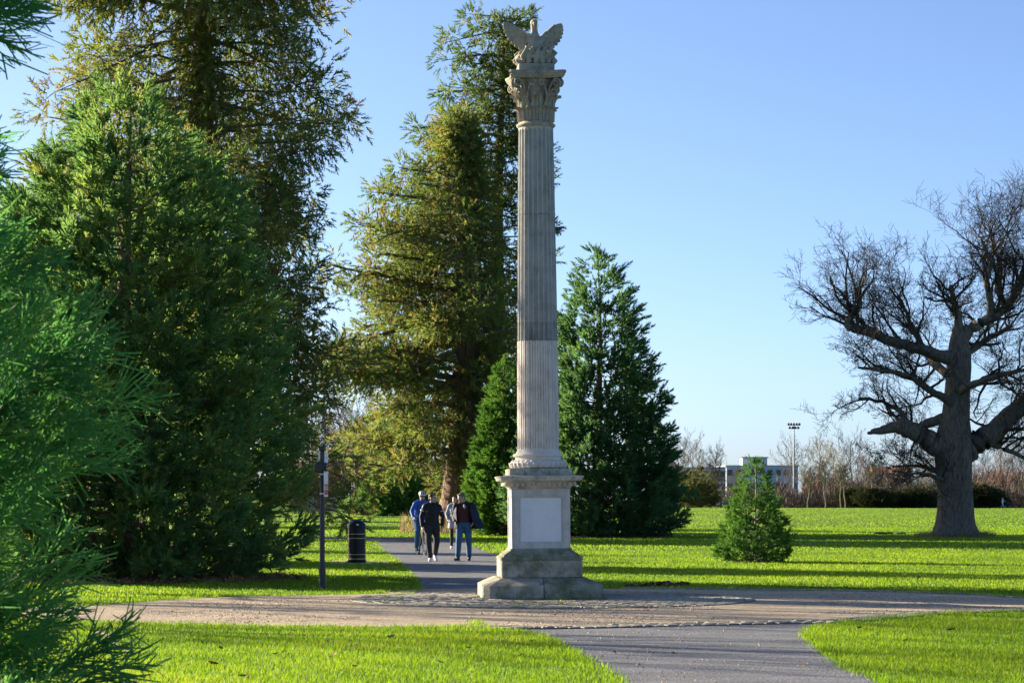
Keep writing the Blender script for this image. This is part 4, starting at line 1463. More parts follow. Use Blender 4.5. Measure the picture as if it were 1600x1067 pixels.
thicket('thicket', 'brown leafless scrub along the far edge of the lawn', 1212, 1680, 402, 436, 46000, 3.6, 7.6, M['twig_far'], 3, lambda x: 0.8 + .25 * np.sin(x * .22) + .15 * np.sin(x * .61), .5, .035)
thicket('thicket', 'reddish leafless scrub behind the oak', 1255, 1680, 412, 440, 30000, 4.2, 8.6, M['twig_pink'], 4, lambda x: 0.75 + .3 * np.sin(x * .15 + 1), .5, .035)
thicket('thicket', 'olive leafless scrub at the far edge', 1030, 1480, 406, 432, 15000, 2.2, 5.5, M['twig_olive'], 5, lambda x: 0.7 + .3 * np.sin(x * .3 + 2), .5, .035)
thicket('thicket', 'brown leafless scrub behind the concrete steps', 440, 740, 300, 335, 42000, 4.5, 8.0, M['twig_pink'], 6, None, .5, .035)
thicket('dry_grass', 'dry straw-coloured grass under the olive conifer', 625, 800, 104, 116, 3500, .5, 1.1, M['dry_grass'], 7, None, .35, .012)


def bush_row(name, label, x0, x1, d, n, h, mat, seed, count):
    r = np.random.default_rng(seed)
    for k in range(count):
        px = x0 + (x1 - x0) * (k + .5) / count
        p = wp(px, 778, d + r.uniform(-4, 4))
        young_conifer(name, ('first', 'second', 'third', 'fourth', 'fifth', 'sixth', 'seventh', 'eighth', 'ninth')[k] + ' from the left of the ' + label, (p.x, p.y, 0), h * r.uniform(.75, 1.2), interp([0, .3, .7, 1], [1.6, 2.2, 1.7, .4]), 34, 3, .9, mat, seed + k, TO, 0.4, 0, cat='bush', group=label, tint0=0.5, bark='bark_grey')


bush_row('evergreen_bush', 'dark evergreen bushes in the row left of the oak', 1325, 1462, 398, 0, 2.5, M['hedge_dark'], 50, 9)
bush_row('evergreen_bush', 'dark evergreen bushes behind the pushchair', 1520, 1555, 400, 0, 2.9, M['hedge_dark'], 70, 3)

# ================================================================== FAR BUILDINGS
def building(name, label, px0, px1, top, d, depth, mat, cols, rows, roof=None, band=None):
    a, b = wp(px0, 778, d), wp(px1, 778, d)
    W = b.x - a.x; H = (YH - top) / F * d + HC
    root = thing(name, label, 'building', ((a.x + b.x) / 2, d, 0))
    MB().box((0, depth / 2, H / 2), (W, depth, H)).build('wall', mat, root)
    MB().box((0, depth / 2, H + .1), (W + .5, depth + .5, .22)).build('roof_edge', M['clad_pale'], root)
    ww, wh = W / cols * .62, H / rows * .45
    wm = MB().box((0, 0, 0), (ww, .1, wh)).mesh('window'); wm.materials.append(M['pane'])
    fm = MB().box((0, 0, -wh / 2 - .08), (ww + .3, .2, .14)).mesh('sill'); fm.materials.append(M['clad_pale'])
    for i in range(cols):
        for j in range(rows):
            o = link_mesh('window', wm, None, root)
            o.location = (-W / 2 + W * (i + .5) / cols, -.03, H * (j + .5) / rows)
            s = link_mesh('sill', fm, None, o)
    return root, W, H


bA, W, H = building('warehouse', 'blue-grey flat-roofed building beyond the scrub, left of the floodlight', 1135, 1247, 728, 520, 24, M['clad_blue'], 9, 3)
MB().box((-W / 2 + 6.4, 6, H + .95), (5.3, 6, 1.7)).build('rooftop_room', M['clad_blue'], bA)
MB().box((-W / 2 + 6.4, 6, H + 1.9), (5.7, 6.4, .2)).build('rooftop_cover', M['slate'], bA)
bB, W, H = building('apartment_building', 'pale brown far building with white bands, left of the blue-grey one', 1062, 1134, 731, 500, 18, M['brick_far'], 8, 3)
for k in range(3):
    MB().box((0, -.08, H * (k + 1) / 3 - .35), (W, .2, .4)).build('floor_band', M['clad_pale'], bB)
MB().box((W * .13, -.2, H / 2), (1.0, .5, H)).build('corner_pier', M['clad_blue'], bB)
bC, W, H = building('house', 'white far house with dark hipped roof beside the dark conifer', 1030, 1068, 737, 480, 9, M['clad_pale'], 3, 2)
MB().box((0, 4.5, H + 1.0), (W + .8, 10, 1.8), None, .35, .12).build('hipped_roof', M['slate'], bC)
bD, W, H = building('house', 'far house with orange-red tiled roof left of the oak', 1366, 1390, 742, 470, 7, M['brick_far'], 3, 2)
MB().box((0, 3.5, H + .85), (W + .8, 8, 1.5), None, .8, .2).build('tiled_roof', M['roof_orange'], bD)
bE, W, H = building('house', 'second orange-roofed far house half hidden by oak twigs', 1402, 1424, 737, 520, 7, M['brick_far'], 3, 2)
MB().box((0, 3.5, H + .8), (W + .8, 8, 1.4), None, .8, .2).build('tiled_roof', M['roof_orange'], bE)

# floodlight
p = wp(1240.5, 778, 425)
fl_root = thing('floodlight_mast', 'tall slim floodlight mast with dark lamp clusters above the far scrub', 'floodlight', (p.x, 425, 0))
Hm = (YH - 664) / F * 425 + HC
MB().tube([(0, 0, 0), (0, 0, Hm)], [.2, .1], 10).build('mast', M['metal_mast'], fl_root, True)
for z in (0.0, -.55):
    MB().box((0, 0, Hm + z), (2.0, .1, .1)).build('cross_arm', M['metal_mast'], fl_root)
for z, xs in ((0.15, (-.95, -.5, 0, .5, .95)), (-.45, (-.75, -.25, .25, .75))):
    for x in xs:
        MB().box((x, -.15, Hm + z), (.4, .35, .34), Matrix.Rotation(R(25), 3, 'X'), .75).build('lamp_head', M['lamp_head'], fl_root)

# car under the trees, before the blue building
p = wp(1140, 778, 412)
car = thing('parked_car', 'blue car parked at the far lawn edge before the blue-grey building', 'car', (p.x, 412, 0))
MB().bbox((0, 0, .62), (4.1, 1.7, .62), .12).build('body', M['car_blue'], car, True)
MB().box((.1, 0, 1.2), (2.4, 1.5, .58), None, .72, .85).build('cabin', M['pane'], car, True)
MB().box((.1, 0, 1.51), (1.75, 1.26, .05)).build('roof', M['car_blue'], car)
for x in (-1.3, 1.3):
    for y in (-.8, .8):
        MB().lathe([(.31, -.1), (.32, -.06), (.32, .06), (.31, .1)], 14, (x, y, .32), m=Matrix.Rotation(R(90), 3, 'X')).build('wheel', M['rubber'], car, True)

# ================================================================== STEPS AND BANK AT THE LEFT
d = 252.0
s0 = wp(546, 778, d).x
steps = thing('stone_steps', 'flight of grey concrete steps up the grass bank beyond the bin', 'steps', (s0 - 3.2, d, 0))
for k in range(9):
    st = MB(); st.box((0, k * .42 + .03, .075 + k * .2), (6.2, .44, .15)); st.box((0, k * .42, .176 + k * .2), (6.24, .5, .046)); st.build('step', M['concrete'], steps)
MB().tube([(3.25, -.1, -.1), (3.25, -.1, 2.6)], [.12, .12], 8).build('rail_post', M['clad_pale'], steps)
MB().tube([(3.25, 3.7, 1.4), (3.25, 3.7, 3.4)], [.05, .05], 8).build('rail_post', M['clad_pale'], steps)
MB().tube([(3.25, -.1, 1.1), (3.25, 3.7, 2.8)], [.05, .05], 8).build('handrail', M['clad_pale'], steps)
bank = MB()
xs = np.linspace(-60, 6, 40)
prof = [(-3.0, 0.0), (0, .5), (3.5, 1.7), (5, 1.85), (60, 1.9)]
bv = []
for x in xs:
    for k, (y, z) in enumerate(prof):
        sh = 2.0 * math.sin(x * .25) if x > s0 + .4 else 0
        bv.append((x, d + 1.4 + y + (sh if x > s0 + .4 else 0), z * (1 if x < 1 else max(0, 1 - (x - 1) / 4)) - .01))
bank.add(bv, [(i * 5 + k, (i + 1) * 5 + k, (i + 1) * 5 + k + 1, i * 5 + k + 1) for i in range(39) for k in range(4)])
bank.build('grass_bank', M['lawn'], None, True, kind='structure')
p = wp(558, 778, 249)
young_conifer('evergreen_bush', 'low spreading green bush on the bank beside the concrete steps', (p.x, 249, 0), 1.5, interp([0, .4, 1], [1.6, 1.5, .3]), 40, 3, .5, M['leaf_young'], 90, TO, cat='bush', tint0=.6)
# pole before the wood
p = wp(555.5, 778, 262)
tag(MB().tube([(0, 0, 1.0), (0, 0, 5.4)], [.2, .16], 8).build('wooden_pole', M['bark_pale']), 'pale bare pole standing on the bank behind the steps', 'pole').location = (p.x, 262, 0)

# ================================================================== STREET FURNITURE
# sign post
p = gp(503.5, 919)
post = thing('sign_post', 'slim black post with ball top, small signs and a red notice, at the gravel edge', 'post', (p.x, p.y, 0), R(0))
zp = lambda y: HC + (YH - y) / F * p.y
MB().lathe([(.062, -.1), (.062, zp(885)), (.058, zp(882)), (.05, zp(880)), (.046, zp(878)), (.044, zp(720)), (.042, zp(706.5))], 16).build('pole', M['post_black'], post, True, 40)
MB().lathe([(.03, zp(707.5)), (.036, zp(706.5)), (.03, zp(705.6)), (.044, zp(704.5)), (.054, zp(701.8)), (.05, zp(699.2)), (.034, zp(697.4)), (.01, zp(696.6))], 14).build('ball_finial', M['post_black'], post, True, 60)
def plate(name, x0, x1, y0, y1, yaw, mat, dy=-.06, th=.008):
    z0, z1 = zp(y1), zp(y0)
    a = (x0 - 503.5) / F * p.y; b = (x1 - 503.5) / F * p.y
    m = Matrix.Rotation(R(yaw), 3, 'Z')
    wd = (b - a) / max(.15, abs(math.cos(R(yaw))))
    return MB().box(((a + b) / 2, dy, (z0 + z1) / 2), (wd, th, z1 - z0), m).build(name, mat, post)
for x0, x1, y0, y1, yaw in ((497.3, 503.5, 705, 720, -38), (507, 512.3, 708, 723, 40)):
    o = plate('small_sign', x0, x1, y0, y1, yaw, M['sign_pale'], .0)
    z0, z1 = zp(y1), zp(y0); cx_ = ((x0 + x1) / 2 - 503.5) / F * p.y; wd = (x1 - x0) / F * p.y / math.cos(R(yaw))
    m = Matrix.Rotation(R(yaw), 3, 'Z')
    n_ = m @ Vector((0, -1, 0))
    for kx in (-.22, .22):
        for kz, mt in ((.25, 'sign_white'), (-.2, 'sign_white')):
            c = Vector((cx_, 0, (z0 + z1) / 2 + kz * (z1 - z0))) + m @ Vector((kx * wd, 0, 0)) + n_ * .0065
            MB().box(c, (wd * .3, .004, (z1 - z0) * .26), m).build('sign_symbol', M[mt], o)
    MB().tube([(0, 0, (z0 + z1) / 2 + .03), (cx_, .006, (z0 + z1) / 2 + .03)], [.012, .012], 6).build('bracket', M['post_black'], post)
MB().lathe([(.085, 0), (.1, .015), (.1, .055), (.085, .07)], 20, ((499 - 503.5) / F * p.y, -.055, (zp(722) + zp(738)) / 2), m=Matrix.Rotation(R(90), 3, 'X') @ Matrix.Diagonal((.9, 1.0, 1.0))).build('round_lamp_back', M['post_black'], post, True, 40)
MB().bbox(((505 - 503.5) / F * p.y, 0, (zp(722.5) + zp(738)) / 2), (.12, .11, zp(722.5) - zp(738)), .01).build('box_head', M['post_black'], post)
for y in (740.5, 771):
    MB().lathe([(.047, -.012), (.049, -.008), (.049, .008), (.047, .012)], 16, (0, 0, zp(y))).build('clamp_band', M['sign_white'], post, True, 40)
no = MB().box(((509.3 - 503.5) / F * p.y, 0.0, (zp(736) + zp(775.5)) / 2), (.33, .006, zp(736) - zp(775.5)), Matrix.Rotation(R(82), 3, 'Z')).build('notice_board', M['sign_white'], post)
m82 = Matrix.Rotation(R(82), 3, 'Z')
nn = m82 @ Vector((0, 1, 0))
for y0, y1, w in ((756, 759.6, .26), (760.5, 763, .22), (764.5, 772.8, .28)):
    for sd in (-1, 1):
        MB().box(Vector(((509.3 - 503.5) / F * p.y, 0, (zp(y0) + zp(y1)) / 2)) + nn * sd * .0055, (w, .004, zp(y0) - zp(y1)), m82).build('red_panel', M['sign_red'], no)

# litter bin
p = gp(557.5, 879.5)
binr = thing('litter_bin', 'glossy black domed litter bin with thin gold bands beside the path', 'litter bin', (p.x, p.y, .02))
zb = lambda y: HC + (YH - y) / F * p.y
MB().lathe([(.225, 0), (.235, .02), (.235, .05), (.218, .06), (.218, .86)], 40).build('body', M['black_gloss'], binr, True, 40)
dome = [(.23, .85), (.232, .865)] + [(.228 * math.cos(a), .87 + .19 * math.sin(a)) for a in np.linspace(0, 1.5, 12)]
hood = MB().lathe(dome, 40).build('dome_lid', M['black_gloss'], binr, True, 50)
for z in (.865, .70, .67 - .075, .20, .09):
    if z == .865: continue
    MB().lathe([(.219, -.009), (.2245, -.007), (.2245, .007), (.219, .009)], 40, (0, 0, z)).build('gold_band', M['gold'], binr, True, 40)
MB().box((.03, -.2145, .93), (.06, .012, .035)).build('maker_plate', M['sign_white'], binr)
MB().box((0, -.2185, .40), (.012, .006, .34)).build('door_gap', M['rubber'], binr)
# cast crest on the front
MB().ball((0, -.2175, .47), (.04, .008, .055), 12).build('crest', M['black_gloss'], binr, True)
pad = sheet('concrete_pad', [tuple(gp(*q))[:2] for q in ((514, 881), (616, 882), (612, 875.5), (520, 875))], .006, M['concrete'])


# bicycle ----------------------------------------------------------
def bicycle(label, loc, rz, group=None):
    """front wheel towards -Y"""
    b = thing('bicycle', label, 'bicycle', loc, rz, group)
    WR = .335
    for y in (-.52, .50):
        w = MB()
        t = [(math.cos(a) * WR, math.sin(a) * WR) for a in np.linspace(0, 2 * math.pi, 33)]
        w.tube([(0, y + c, WR + s) for c, s in t], [.02] * 33, 8, False, None, (1, 0, 0))
        wo = w.build('wheel', M['rubber'], b, True)
        rm = MB().tube([(0, y + c * .93, WR + s * .93) for c, s in t], [(.014, .01)] * 33, 6, False, None, (1, 0, 0)).build('rim', M['steel'], wo, True)
        sp = MB()
        for k in range(20):
            a = 2 * math.pi * k / 20
            sp.tube([((-1) ** k * .025, y, WR), (0, y + math.cos(a) * WR * .92, WR + math.sin(a) * WR * .92)], [.002, .002], 3, False)
        sp.build('spokes', M['steel'], wo, kind='stuff')
        MB().tube([(-.05, y, WR), (.05, y, WR)], [.022, .022], 8).build('hub', M['steel'], wo, True)
    fr_ = MB()
    BB, ST, HT, HB = (0, .06, .28), (0, .2, .8), (0, -.38, .84), (0, -.41, .68)
    for a, c, r in ((BB, ST, .016), (ST, HT, .016), (BB, HB, .02), (HT, HB, .02)):
        fr_.tube([a, c], [r, r], 8)
    for s in (-.055, .055):
        fr_.tube([(s * .5, .07, .28), (s, .5, .335)], [.011, .009], 6)
        fr_.tube([(s * .4, .19, .77), (s, .5, .335)], [.009, .008], 6)
    fr_.build('frame', M['frame_paint'], b, True)
    fk = MB()
    for s in (-.05, .05):
        fk.tube([(s * .8, -.41, .68), (s, -.47, .5), (s, -.52, .335)], [.014, .013, .009], 6)
    fk.build('fork', M['frame_paint'], b, True)
    hb = MB()
    hb.tube([(0, -.37, .86), (0, -.36, .98), (0, -.4, 1.0)], [.016, .016, .016], 8)
    hb.tube([(-.3, -.34, 1.0), (-.2, -.39, 1.01), (0, -.4, 1.0), (.2, -.39, 1.01), (.3, -.34, 1.0)], [.014] * 5, 8)
    hb.build('handlebar', M['frame_paint'], b, True)
    for s in (-1, 1):
        MB().tube([(s * .3, -.34, 1.0), (s * .2, -.39, 1.01)], [.019, .019], 8).build('grip', M['rubber'], b, True)
    MB().tube([(0, .2, .8), (0, .23, .92)], [.013, .013], 6).build('seat_post', M['steel'], b, True)
    MB().tube([(0, .06, .95), (0, .15, .955), (0, .26, .96), (0, .33, .965)], [(.025, .018), (.04, .022), (.075, .03), (.07, .025)], 10).build('saddle', M['rubber'], b, True)
    ck = MB()
    ck.tube([(.06, .06, .28), (.07, .06, .11)], [.012, .01], 6); ck.tube([(-.06, .06, .28), (-.07, .06, .45)], [.012, .01], 6)
    ck.lathe([(.09, -.004), (.09, .004)], 20, (.055, .06, .28), m=Matrix.Rotation(R(90), 3, 'Y'))
    ck.tube([(-.07, .06, .28), (.07, .06, .28)], [.014, .014], 6)
    ck.build('crank', M['steel'], b, True)
    for s, z in ((1, .11), (-1, .45)):
        MB().box((s * .115, .06, z), (.09, .08, .022)).build('pedal', M['rubber'], b)
    return b


bk = bicycle('dark bicycle propped behind the black litter bin', (p.x - .02, p.y + .85, 0.0), R(118))
bk.rotation_euler = (0, R(-5), R(3))


# ================================================================== PEOPLE
def person(label, loc, rz, pose, mats, extra=None, voxel=.011, group=None, hair='hair', scale=1.0):
    """local frame: faces -Y. pose gives joint points; all metres"""
    J = dict(pelvis=(0, 0, .95), waist=(0, 0, 1.07), chest=(0, 0, 1.27), neck=(0, .015, 1.46), head=(0, -.01, 1.62), yaw=0, pitch=0,
             shR=(-.185, .01, 1.41), elR=(-.25, .05, 1.13), wrR=(-.25, -.02, .88), shL=(.185, .01, 1.41), elL=(.25, .05, 1.13), wrL=(.25, -.02, .88),
             hipR=(-.09, 0, .92), knR=(-.1, -.02, .5), anR=(-.1, .03, .085), hipL=(.09, 0, .92), knL=(.1, -.02, .5), anL=(.1, .03, .085), toeR=(0, -1, 0), toeL=(0, -1, 0), handR=None, handL=None)
    J.update(pose)
    V3 = lambda k: Vector(J[k])
    root = thing('person', label, 'person', loc, rz, group)
    root.scale = (scale, scale, scale)
    hm = Matrix.Rotation(R(J['yaw']), 3, 'Z') @ Matrix.Rotation(R(J['pitch']), 3, 'X')
    hc = V3('head') + (V3('neck') - V3('head')).normalized() * .03
    hp = lambda x, y, z: hc + hm @ Vector((x, y, z))
    # body: one continuous skin
    b = MB()
    b.ball(hp(0, .012, .03), (.08, .099, .095), 16, hm)
    b.ball(hp(0, -.022, -.035), (.066, .07, .085), 14, hm)
    b.ball(hp(0, -.05, -.093), (.032, .03, .025), 10, hm)
    b.tube([hp(0, -.082, .02), hp(0, -.105, -.015), hp(0, -.098, -.03)], [.011, .017, .011], 8)
    for s in (-1, 1):
        b.ball(hp(s * .076, .01, -.005), (.012, .022, .034), 8, hm)
        b.ball(hp(s * .03, -.078, .033), (.022, .014, .009), 8, hm)
    b.tube([V3('chest') + Vector((0, .02, .1)), V3('neck'), hp(0, .02, -.05)], [(.075, .065), (.064, .062), (.062, .066)], 12)
    b.tube([V3('pelvis') + Vector((0, 0, -.06)), V3('pelvis'), V3('waist'), V3('chest'), V3('chest').lerp(V3('neck'), .7), V3('neck')], [(.13, .09), (.15, .1), (.135, .09), (.16, .1), (.13, .08), (.05, .05)], 16)
    for sd in 'RL':
        s = -1 if sd == 'R' else 1
        sh, el_, wr = V3('sh' + sd), V3('el' + sd), V3('wr' + sd)
        b.tube([sh, sh.lerp(el_, .5), el_, el_.lerp(wr, .35), wr], [.05, .045, .036, .038, .026], 10)
        hd = Vector(J['hand' + sd]).normalized() if J['hand' + sd] else (wr - el_).normalized()
        pal = wr + hd * .05
        lat = Vector((0, 1, 0)) - hd * hd.y
        lat = lat.normalized() if lat.length > .2 else Vector((1, 0, 0))
        nrm = hd.cross(lat).normalized() * (-s)
        b.tube([wr, pal, wr + hd * .095], [(.024, .026), (.02, .04), (.016, .04)], 10, True, None, tuple(nrm))
        for k, fl in enumerate((.072, .08, .076, .06)):
            o = lat * (-.031 + .0205 * k)
            q0 = wr + hd * .088 + o
            q1 = q0 + (hd * .9 + nrm * .25).normalized() * fl * .45
            q2 = q1 + (hd * .55 + nrm * .8).normalized() * fl * .35
            q3 = q2 + (hd * .15 + nrm).normalized() * fl * .3
            b.tube([q0 - hd * .012, q0, q1, q2, q3], [.009, .0095, .009, .008, .006], 6)
        th0 = wr + hd * .035 - lat * .028
        b.tube([th0, th0 + (hd * .6 - lat * .7 + nrm * .2).normalized() * .035, th0 + (hd * .9 - lat * .5 + nrm * .4).normalized() * .066], [.013, .012, .008], 6)
        hi, kn, an = V3('hip' + sd), V3('kn' + sd), V3('an' + sd)
        b.tube([hi, hi.lerp(kn, .5), kn, kn.lerp(an, .35), an, an + Vector((0, 0, -.03))], [.075, .065, .048, .048, .034, .035], 10)
    b.remesh('body', M['skin'], root, max(voxel * 1.3, .0075), 1, .4)
    # face details
    for s in (-1, 1):
        MB().ball(hp(s * .029, -.08, .018), (.011, .007, .006), 6, hm).build('eye', M['eye_dark'], root, True)
    MB().ball(hp(0, -.086, -.06), (.022, .007, .006), 6, hm).build('mouth', M['lips'], root, True)
    if hair:
        h = MB()
        h.ball(hp(0, .03, .058), (.08, .092, .076), 14, hm)
        h.ball(hp(0, .06, -.005), (.072, .058, .07), 12, hm)
        h.ball(hp(0, -.045, .1), (.06, .035, .022), 10, hm)
        for s in (-1, 1):
            h.ball(hp(s * .07, -.005, .035), (.012, .03, .04), 8, hm)
        h.remesh('hair', M[hair], root, .011, 2)
    # trousers
    t = MB()
    tr_ = mats.get('leg_r', 1.0)
    t.tube([V3('pelvis') + Vector((0, 0, -.1)), V3('pelvis'), V3('waist') + Vector((0, 0, -.02))], [(.155, .11), (.168, .125), (.15, .112)], 16)
    for sd in 'RL':
        hi, kn, an = V3('hip' + sd), V3('kn' + sd), V3('an' + sd)
        f = (an - kn).normalized()
        t.tube([hi + Vector((0, 0, .04)), hi.lerp(kn, .35), hi.lerp(kn, .75), kn, kn.lerp(an, .4), kn.lerp(an, .8), an + f * -.005], [.1 * tr_, .096 * tr_, .08 * tr_, .074 * tr_, .068 * tr_, .06 * tr_, .056 * tr_], 12)
        fold = hi.lerp(kn, .9)
        for k, q in enumerate((kn.lerp(an, .1), kn.lerp(an, .78), kn.lerp(an, .9))):     # folds
            t.tube([q + Vector((-.05, -.055, .012)), q + Vector((.05, -.055, -.012))], [.016, .014], 6)
    t.remesh('trousers', M[mats['legs']], root, voxel * 1.3, 2)
    # shoes
    for sd in 'RL':
        an = V3('an' + sd); d = Vector(J['toe' + sd]).normalized()
        s = MB()
        base = an + Vector((0, 0, -.045))
        s.tube([base - d * .075, base - d * .02, base + d * .07, base + d * .15, base + d * .195], [(.034, .034), (.04, .046), (.044, .036), (.042, .028), (.022, .016)], 10, True, None, (d.y, -d.x, 0))
        s.tube([an + Vector((0, 0, .02)), base], [.042, .045], 10)
        sh = s.remesh('shoe', M[mats['shoes']], root, voxel * .9, 2)
        so = MB()
        bb = an + Vector((0, 0, -.078))
        up_ = Vector((0, 0, 1))
        so.tube([bb - d * .082, bb - d * .03, bb + d * .08, bb + d * .16, bb + d * .2], [(.03, .012), (.042, .012), (.046, .012), (.042, .012), (.018, .01)], 10, True, None, (d.y, -d.x, 0))
        so.build('sole', M[mats.get('sole', 'shoe_white')], sh, True)
    # top garment
    g = MB()
    k = mats.get('bulk', 1.0)
    lo = Vector(J.get('hem', J['pelvis'])) + Vector((0, 0, mats.get('hem_dz', -.03)))
    sec = [lo, lo.lerp(V3('waist'), .5), V3('waist'), V3('chest'), V3('chest').lerp(V3('neck'), .5), V3('chest').lerp(V3('neck'), .85)]
    g.tube(sec, [(.185 * k, .145 * k), (.18 * k, .14 * k), (.17 * k, .132 * k), (.188 * k, .138 * k), (.17 * k, .115 * k), (.09, .085)], 18)
    for sd in 'RL':
        sh, el_, wr = V3('sh' + sd), V3('el' + sd), V3('wr' + sd)
        sh = sh + Vector((-.022 if sd == 'L' else .022, 0, -.012))
        g.ball(sh, .066 * k, 10)
        g.tube([V3('neck') + Vector((0, .01, .0)), (V3('neck') + sh) * .5 + Vector((0, .01, .02)), sh + Vector((0, 0, .005))], [(.06, .055), (.058, .06), (.055, .06)], 10)
        g.tube([sh, sh.lerp(el_, .5), el_, el_.lerp(wr, .5), wr], [.066 * k, .062 * k, .055 * k, .05 * k, .044 * k], 12)
    g.tube([V3('neck') + Vector((0, .0, -.05)), V3('neck') + Vector((0, -.005, .03))], [(.085, .08), (.07, .072)], 12)
    rr_ = random.Random(len(label))
    for i in range(5):                                              # soft horizontal creases
        z = lo.z + .06 + .075 * i
        c = lo.lerp(V3('chest'), min(1, (z - lo.z) / max(.1, J['chest'][2] - lo.z)))
        g.tube([c + Vector((-.13, -.10 * k, rr_.uniform(-.02, .02))), c + Vector((0, -.132 * k, rr_.uniform(-.02, .02))), c + Vector((.13, -.10 * k, rr_.uniform(-.02, .02)))], [.014, .018, .014], 6)
    top = g.remesh(mats.get('top_name', 'jacket'), M[mats['top']], root, voxel * 1.25, 2)
    if extra: extra(root, J, hp, hm, V3, top)
    return root


# man in black
def ex_black(root, J, hp, hm, V3, top):
    for sd in 'RL':
        sh, el_ = V3('sh' + sd), V3('el' + sd)
        q = sh.lerp(el_, .42); d = (el_ - sh).normalized()
        MB().tube([q - d * .012, q + d * .012], [.069, .068], 14).build('reflective_stripe', M['silver_strip'], top, True)
    MB().tube([V3('neck') + Vector((0, -.05, -.02)), V3('neck') + Vector((0, -.075, .015)), V3('neck') + Vector((0, -.05, .04))], [(.04, .014), (.055, .016), (.04, .012)], 8).build('collar', M['jacket_black'], top, True)


p = gp(675, 876.5)
person('walking man in black zipped jacket and dark trousers with white trainers', (p.x, p.y, 0.0), R(6),
       dict(head=(.02, -.03, 1.62), yaw=58, pitch=0, chest=(0, -.01, 1.27), neck=(.01, 0, 1.46), shR=(-.2, 0, 1.41), shL=(.2, 0, 1.4),
            elR=(-.27, .06, 1.13), wrR=(-.255, -.03, .87), elL=(.28, .05, 1.12), wrL=(.255, -.04, .88),
            hipR=(-.09, 0, .92), knR=(-.1, -.14, .52), anR=(-.06, -.17, .085), hipL=(.09, 0, .92), knL=(.12, -.03, .5), anL=(.1, .30, .17), toeL=(0.1, -.8, -.5), toeR=(-.15, -1, .05)),
       dict(legs='trouser_dark', top='jacket_black', shoes='shoe_white', bulk=1.03, leg_r=1.08), ex_black)


# man in navy coat
def ex_navy(root, J, hp, hm, V3, top):
    g = MB()
    N = V3('neck'); C = V3('chest')
    # open coat hanging behind and pushed out to one side
    rows = [  # z, then angle-wise shell points: (x, y)
        (1.47, [(-.09, -.10), (-.11, .0), (-.06, .09), (.06, .1), (.13, .02), (.11, -.09)]),
        (1.40, [(-.17, -.10), (-.25, .02), (-.13, .14), (.12, .15), (.27, .04), (.19, -.11)]),
        (1.25, [(-.17, -.15), (-.27, .02), (-.15, .17), (.16, .18), (.34, .05), (.2, -.17)]),
        (1.08, [(-.15, -.17), (-.26, .02), (-.16, .19), (.2, .2), (.43, .05), (.25, -.2)]),
        (.93, [(-.14, -.16), (-.26, .02), (-.17, .2), (.24, .22), (.52, .04), (.33, -.21)]),
        (.82, [(-.13, -.14), (-.25, .02), (-.17, .2), (.26, .22), (.55, .02), (.38, -.19)]),
    ]
    th = .028
    for a, b in zip(rows[:-1], rows[1:]):
        pass
    K = 6
    V, Fc = [], []
    def cat(Pp):
        out = []
        for i in range(len(Pp) - 1):
            p0, p1, p2, p3 = [Vector(Pp[max(0, min(len(Pp) - 1, i + j))]) for j in (-1, 0, 1, 2)]
            for q in range(4):
                t = q / 4
                out.append(.5 * ((2 * p1) + (p2 - p0) * t + (2 * p0 - 5 * p1 + 4 * p2 - p3) * t * t + (3 * p1 - p0 - 3 * p2 + p3) * t ** 3))
        out.append(Vector(Pp[-1]))
        return out
    shells = [(z, cat(pp)) for z, pp in rows]
    n = len(shells[0][1])
    for z, pp in shells:
        for q in pp: V.append((q.x, q.y, z))
        for q in pp: V.append((q.x * .88, q.y * .82, z))
    R2 = 2 * n
    for i in range(len(shells) - 1):
        for k in range(n - 1):
            a = i * R2 + k
            Fc.append((a, a + R2, a + R2 + 1, a + 1))
            Fc.append((a + n, a + n + 1, a + n + R2 + 1, a + n + R2))
        for k in (0, n - 1):
            a = i * R2 + k
            Fc.append((a, a + n, a + n + R2, a + R2) if k == 0 else (a, a + R2, a + n + R2, a + n))
    for i in (0, len(shells) - 1):
        for k in range(n - 1):
            a = i * R2 + k
            Fc.append((a, a + 1, a + n + 1, a + n) if i == 0 else (a, a + n, a + n + 1, a + 1))
    g.add(V, Fc)
    for sd in 'RL':
        sh, el_, wr = V3('sh' + sd), V3('el' + sd), V3('wr' + sd)
        g.ball(sh, .08, 10)
        g.tube([sh, sh.lerp(el_, .5), el_, el_.lerp(wr, .6), wr], [.08, .076, .07, .066, .058], 12)
    g.tube([N + Vector((-.09, -.06, -.02)), N + Vector((-.06, .07, .03)), N + Vector((.06, .075, .03)), N + Vector((.11, -.05, -.02))], [.04, .05, .05, .045], 8)
    coat = g.remesh('coat', M['coat_navy'], root, .013, 3)
    MB().tube([N + Vector((.05, -.13, -.04)), N + Vector((.075, -.15, -.1)), N + Vector((.06, -.16, -.15))], [.02, .035, .018], 8).build('scarf_end', M['coat_grey'], coat, True)


p = gp(724.5, 876)
person('man in open navy coat and blue jeans looking down at his friend', (p.x, p.y, 0), R(-8),
       dict(pelvis=(0, 0, .96), head=(-.06, -.09, 1.63), yaw=-38, pitch=22, neck=(-.02, -.01, 1.48), chest=(-.01, 0, 1.28), shR=(-.2, -.01, 1.42), shL=(.21, .01, 1.43),
            elR=(-.27, .1, 1.16), wrR=(-.2, -.1, .99), elL=(.34, .08, 1.15), wrL=(.27, -.09, .98),
            hipR=(-.09, 0, .93), knR=(-.12, -.05, .5), anR=(-.14, -.06, .085), hipL=(.1, 0, .93), knL=(.13, .0, .5), anL=(.14, .02, .085), toeR=(-.35, -1, 0), toeL=(.12, -1, 0)),
       dict(legs='jeans', top='maroon', shoes='shoe_black', bulk=1.02, top_name='jumper', hem_dz=.03, leg_r=1.08), ex_navy, hair='hair_grey')

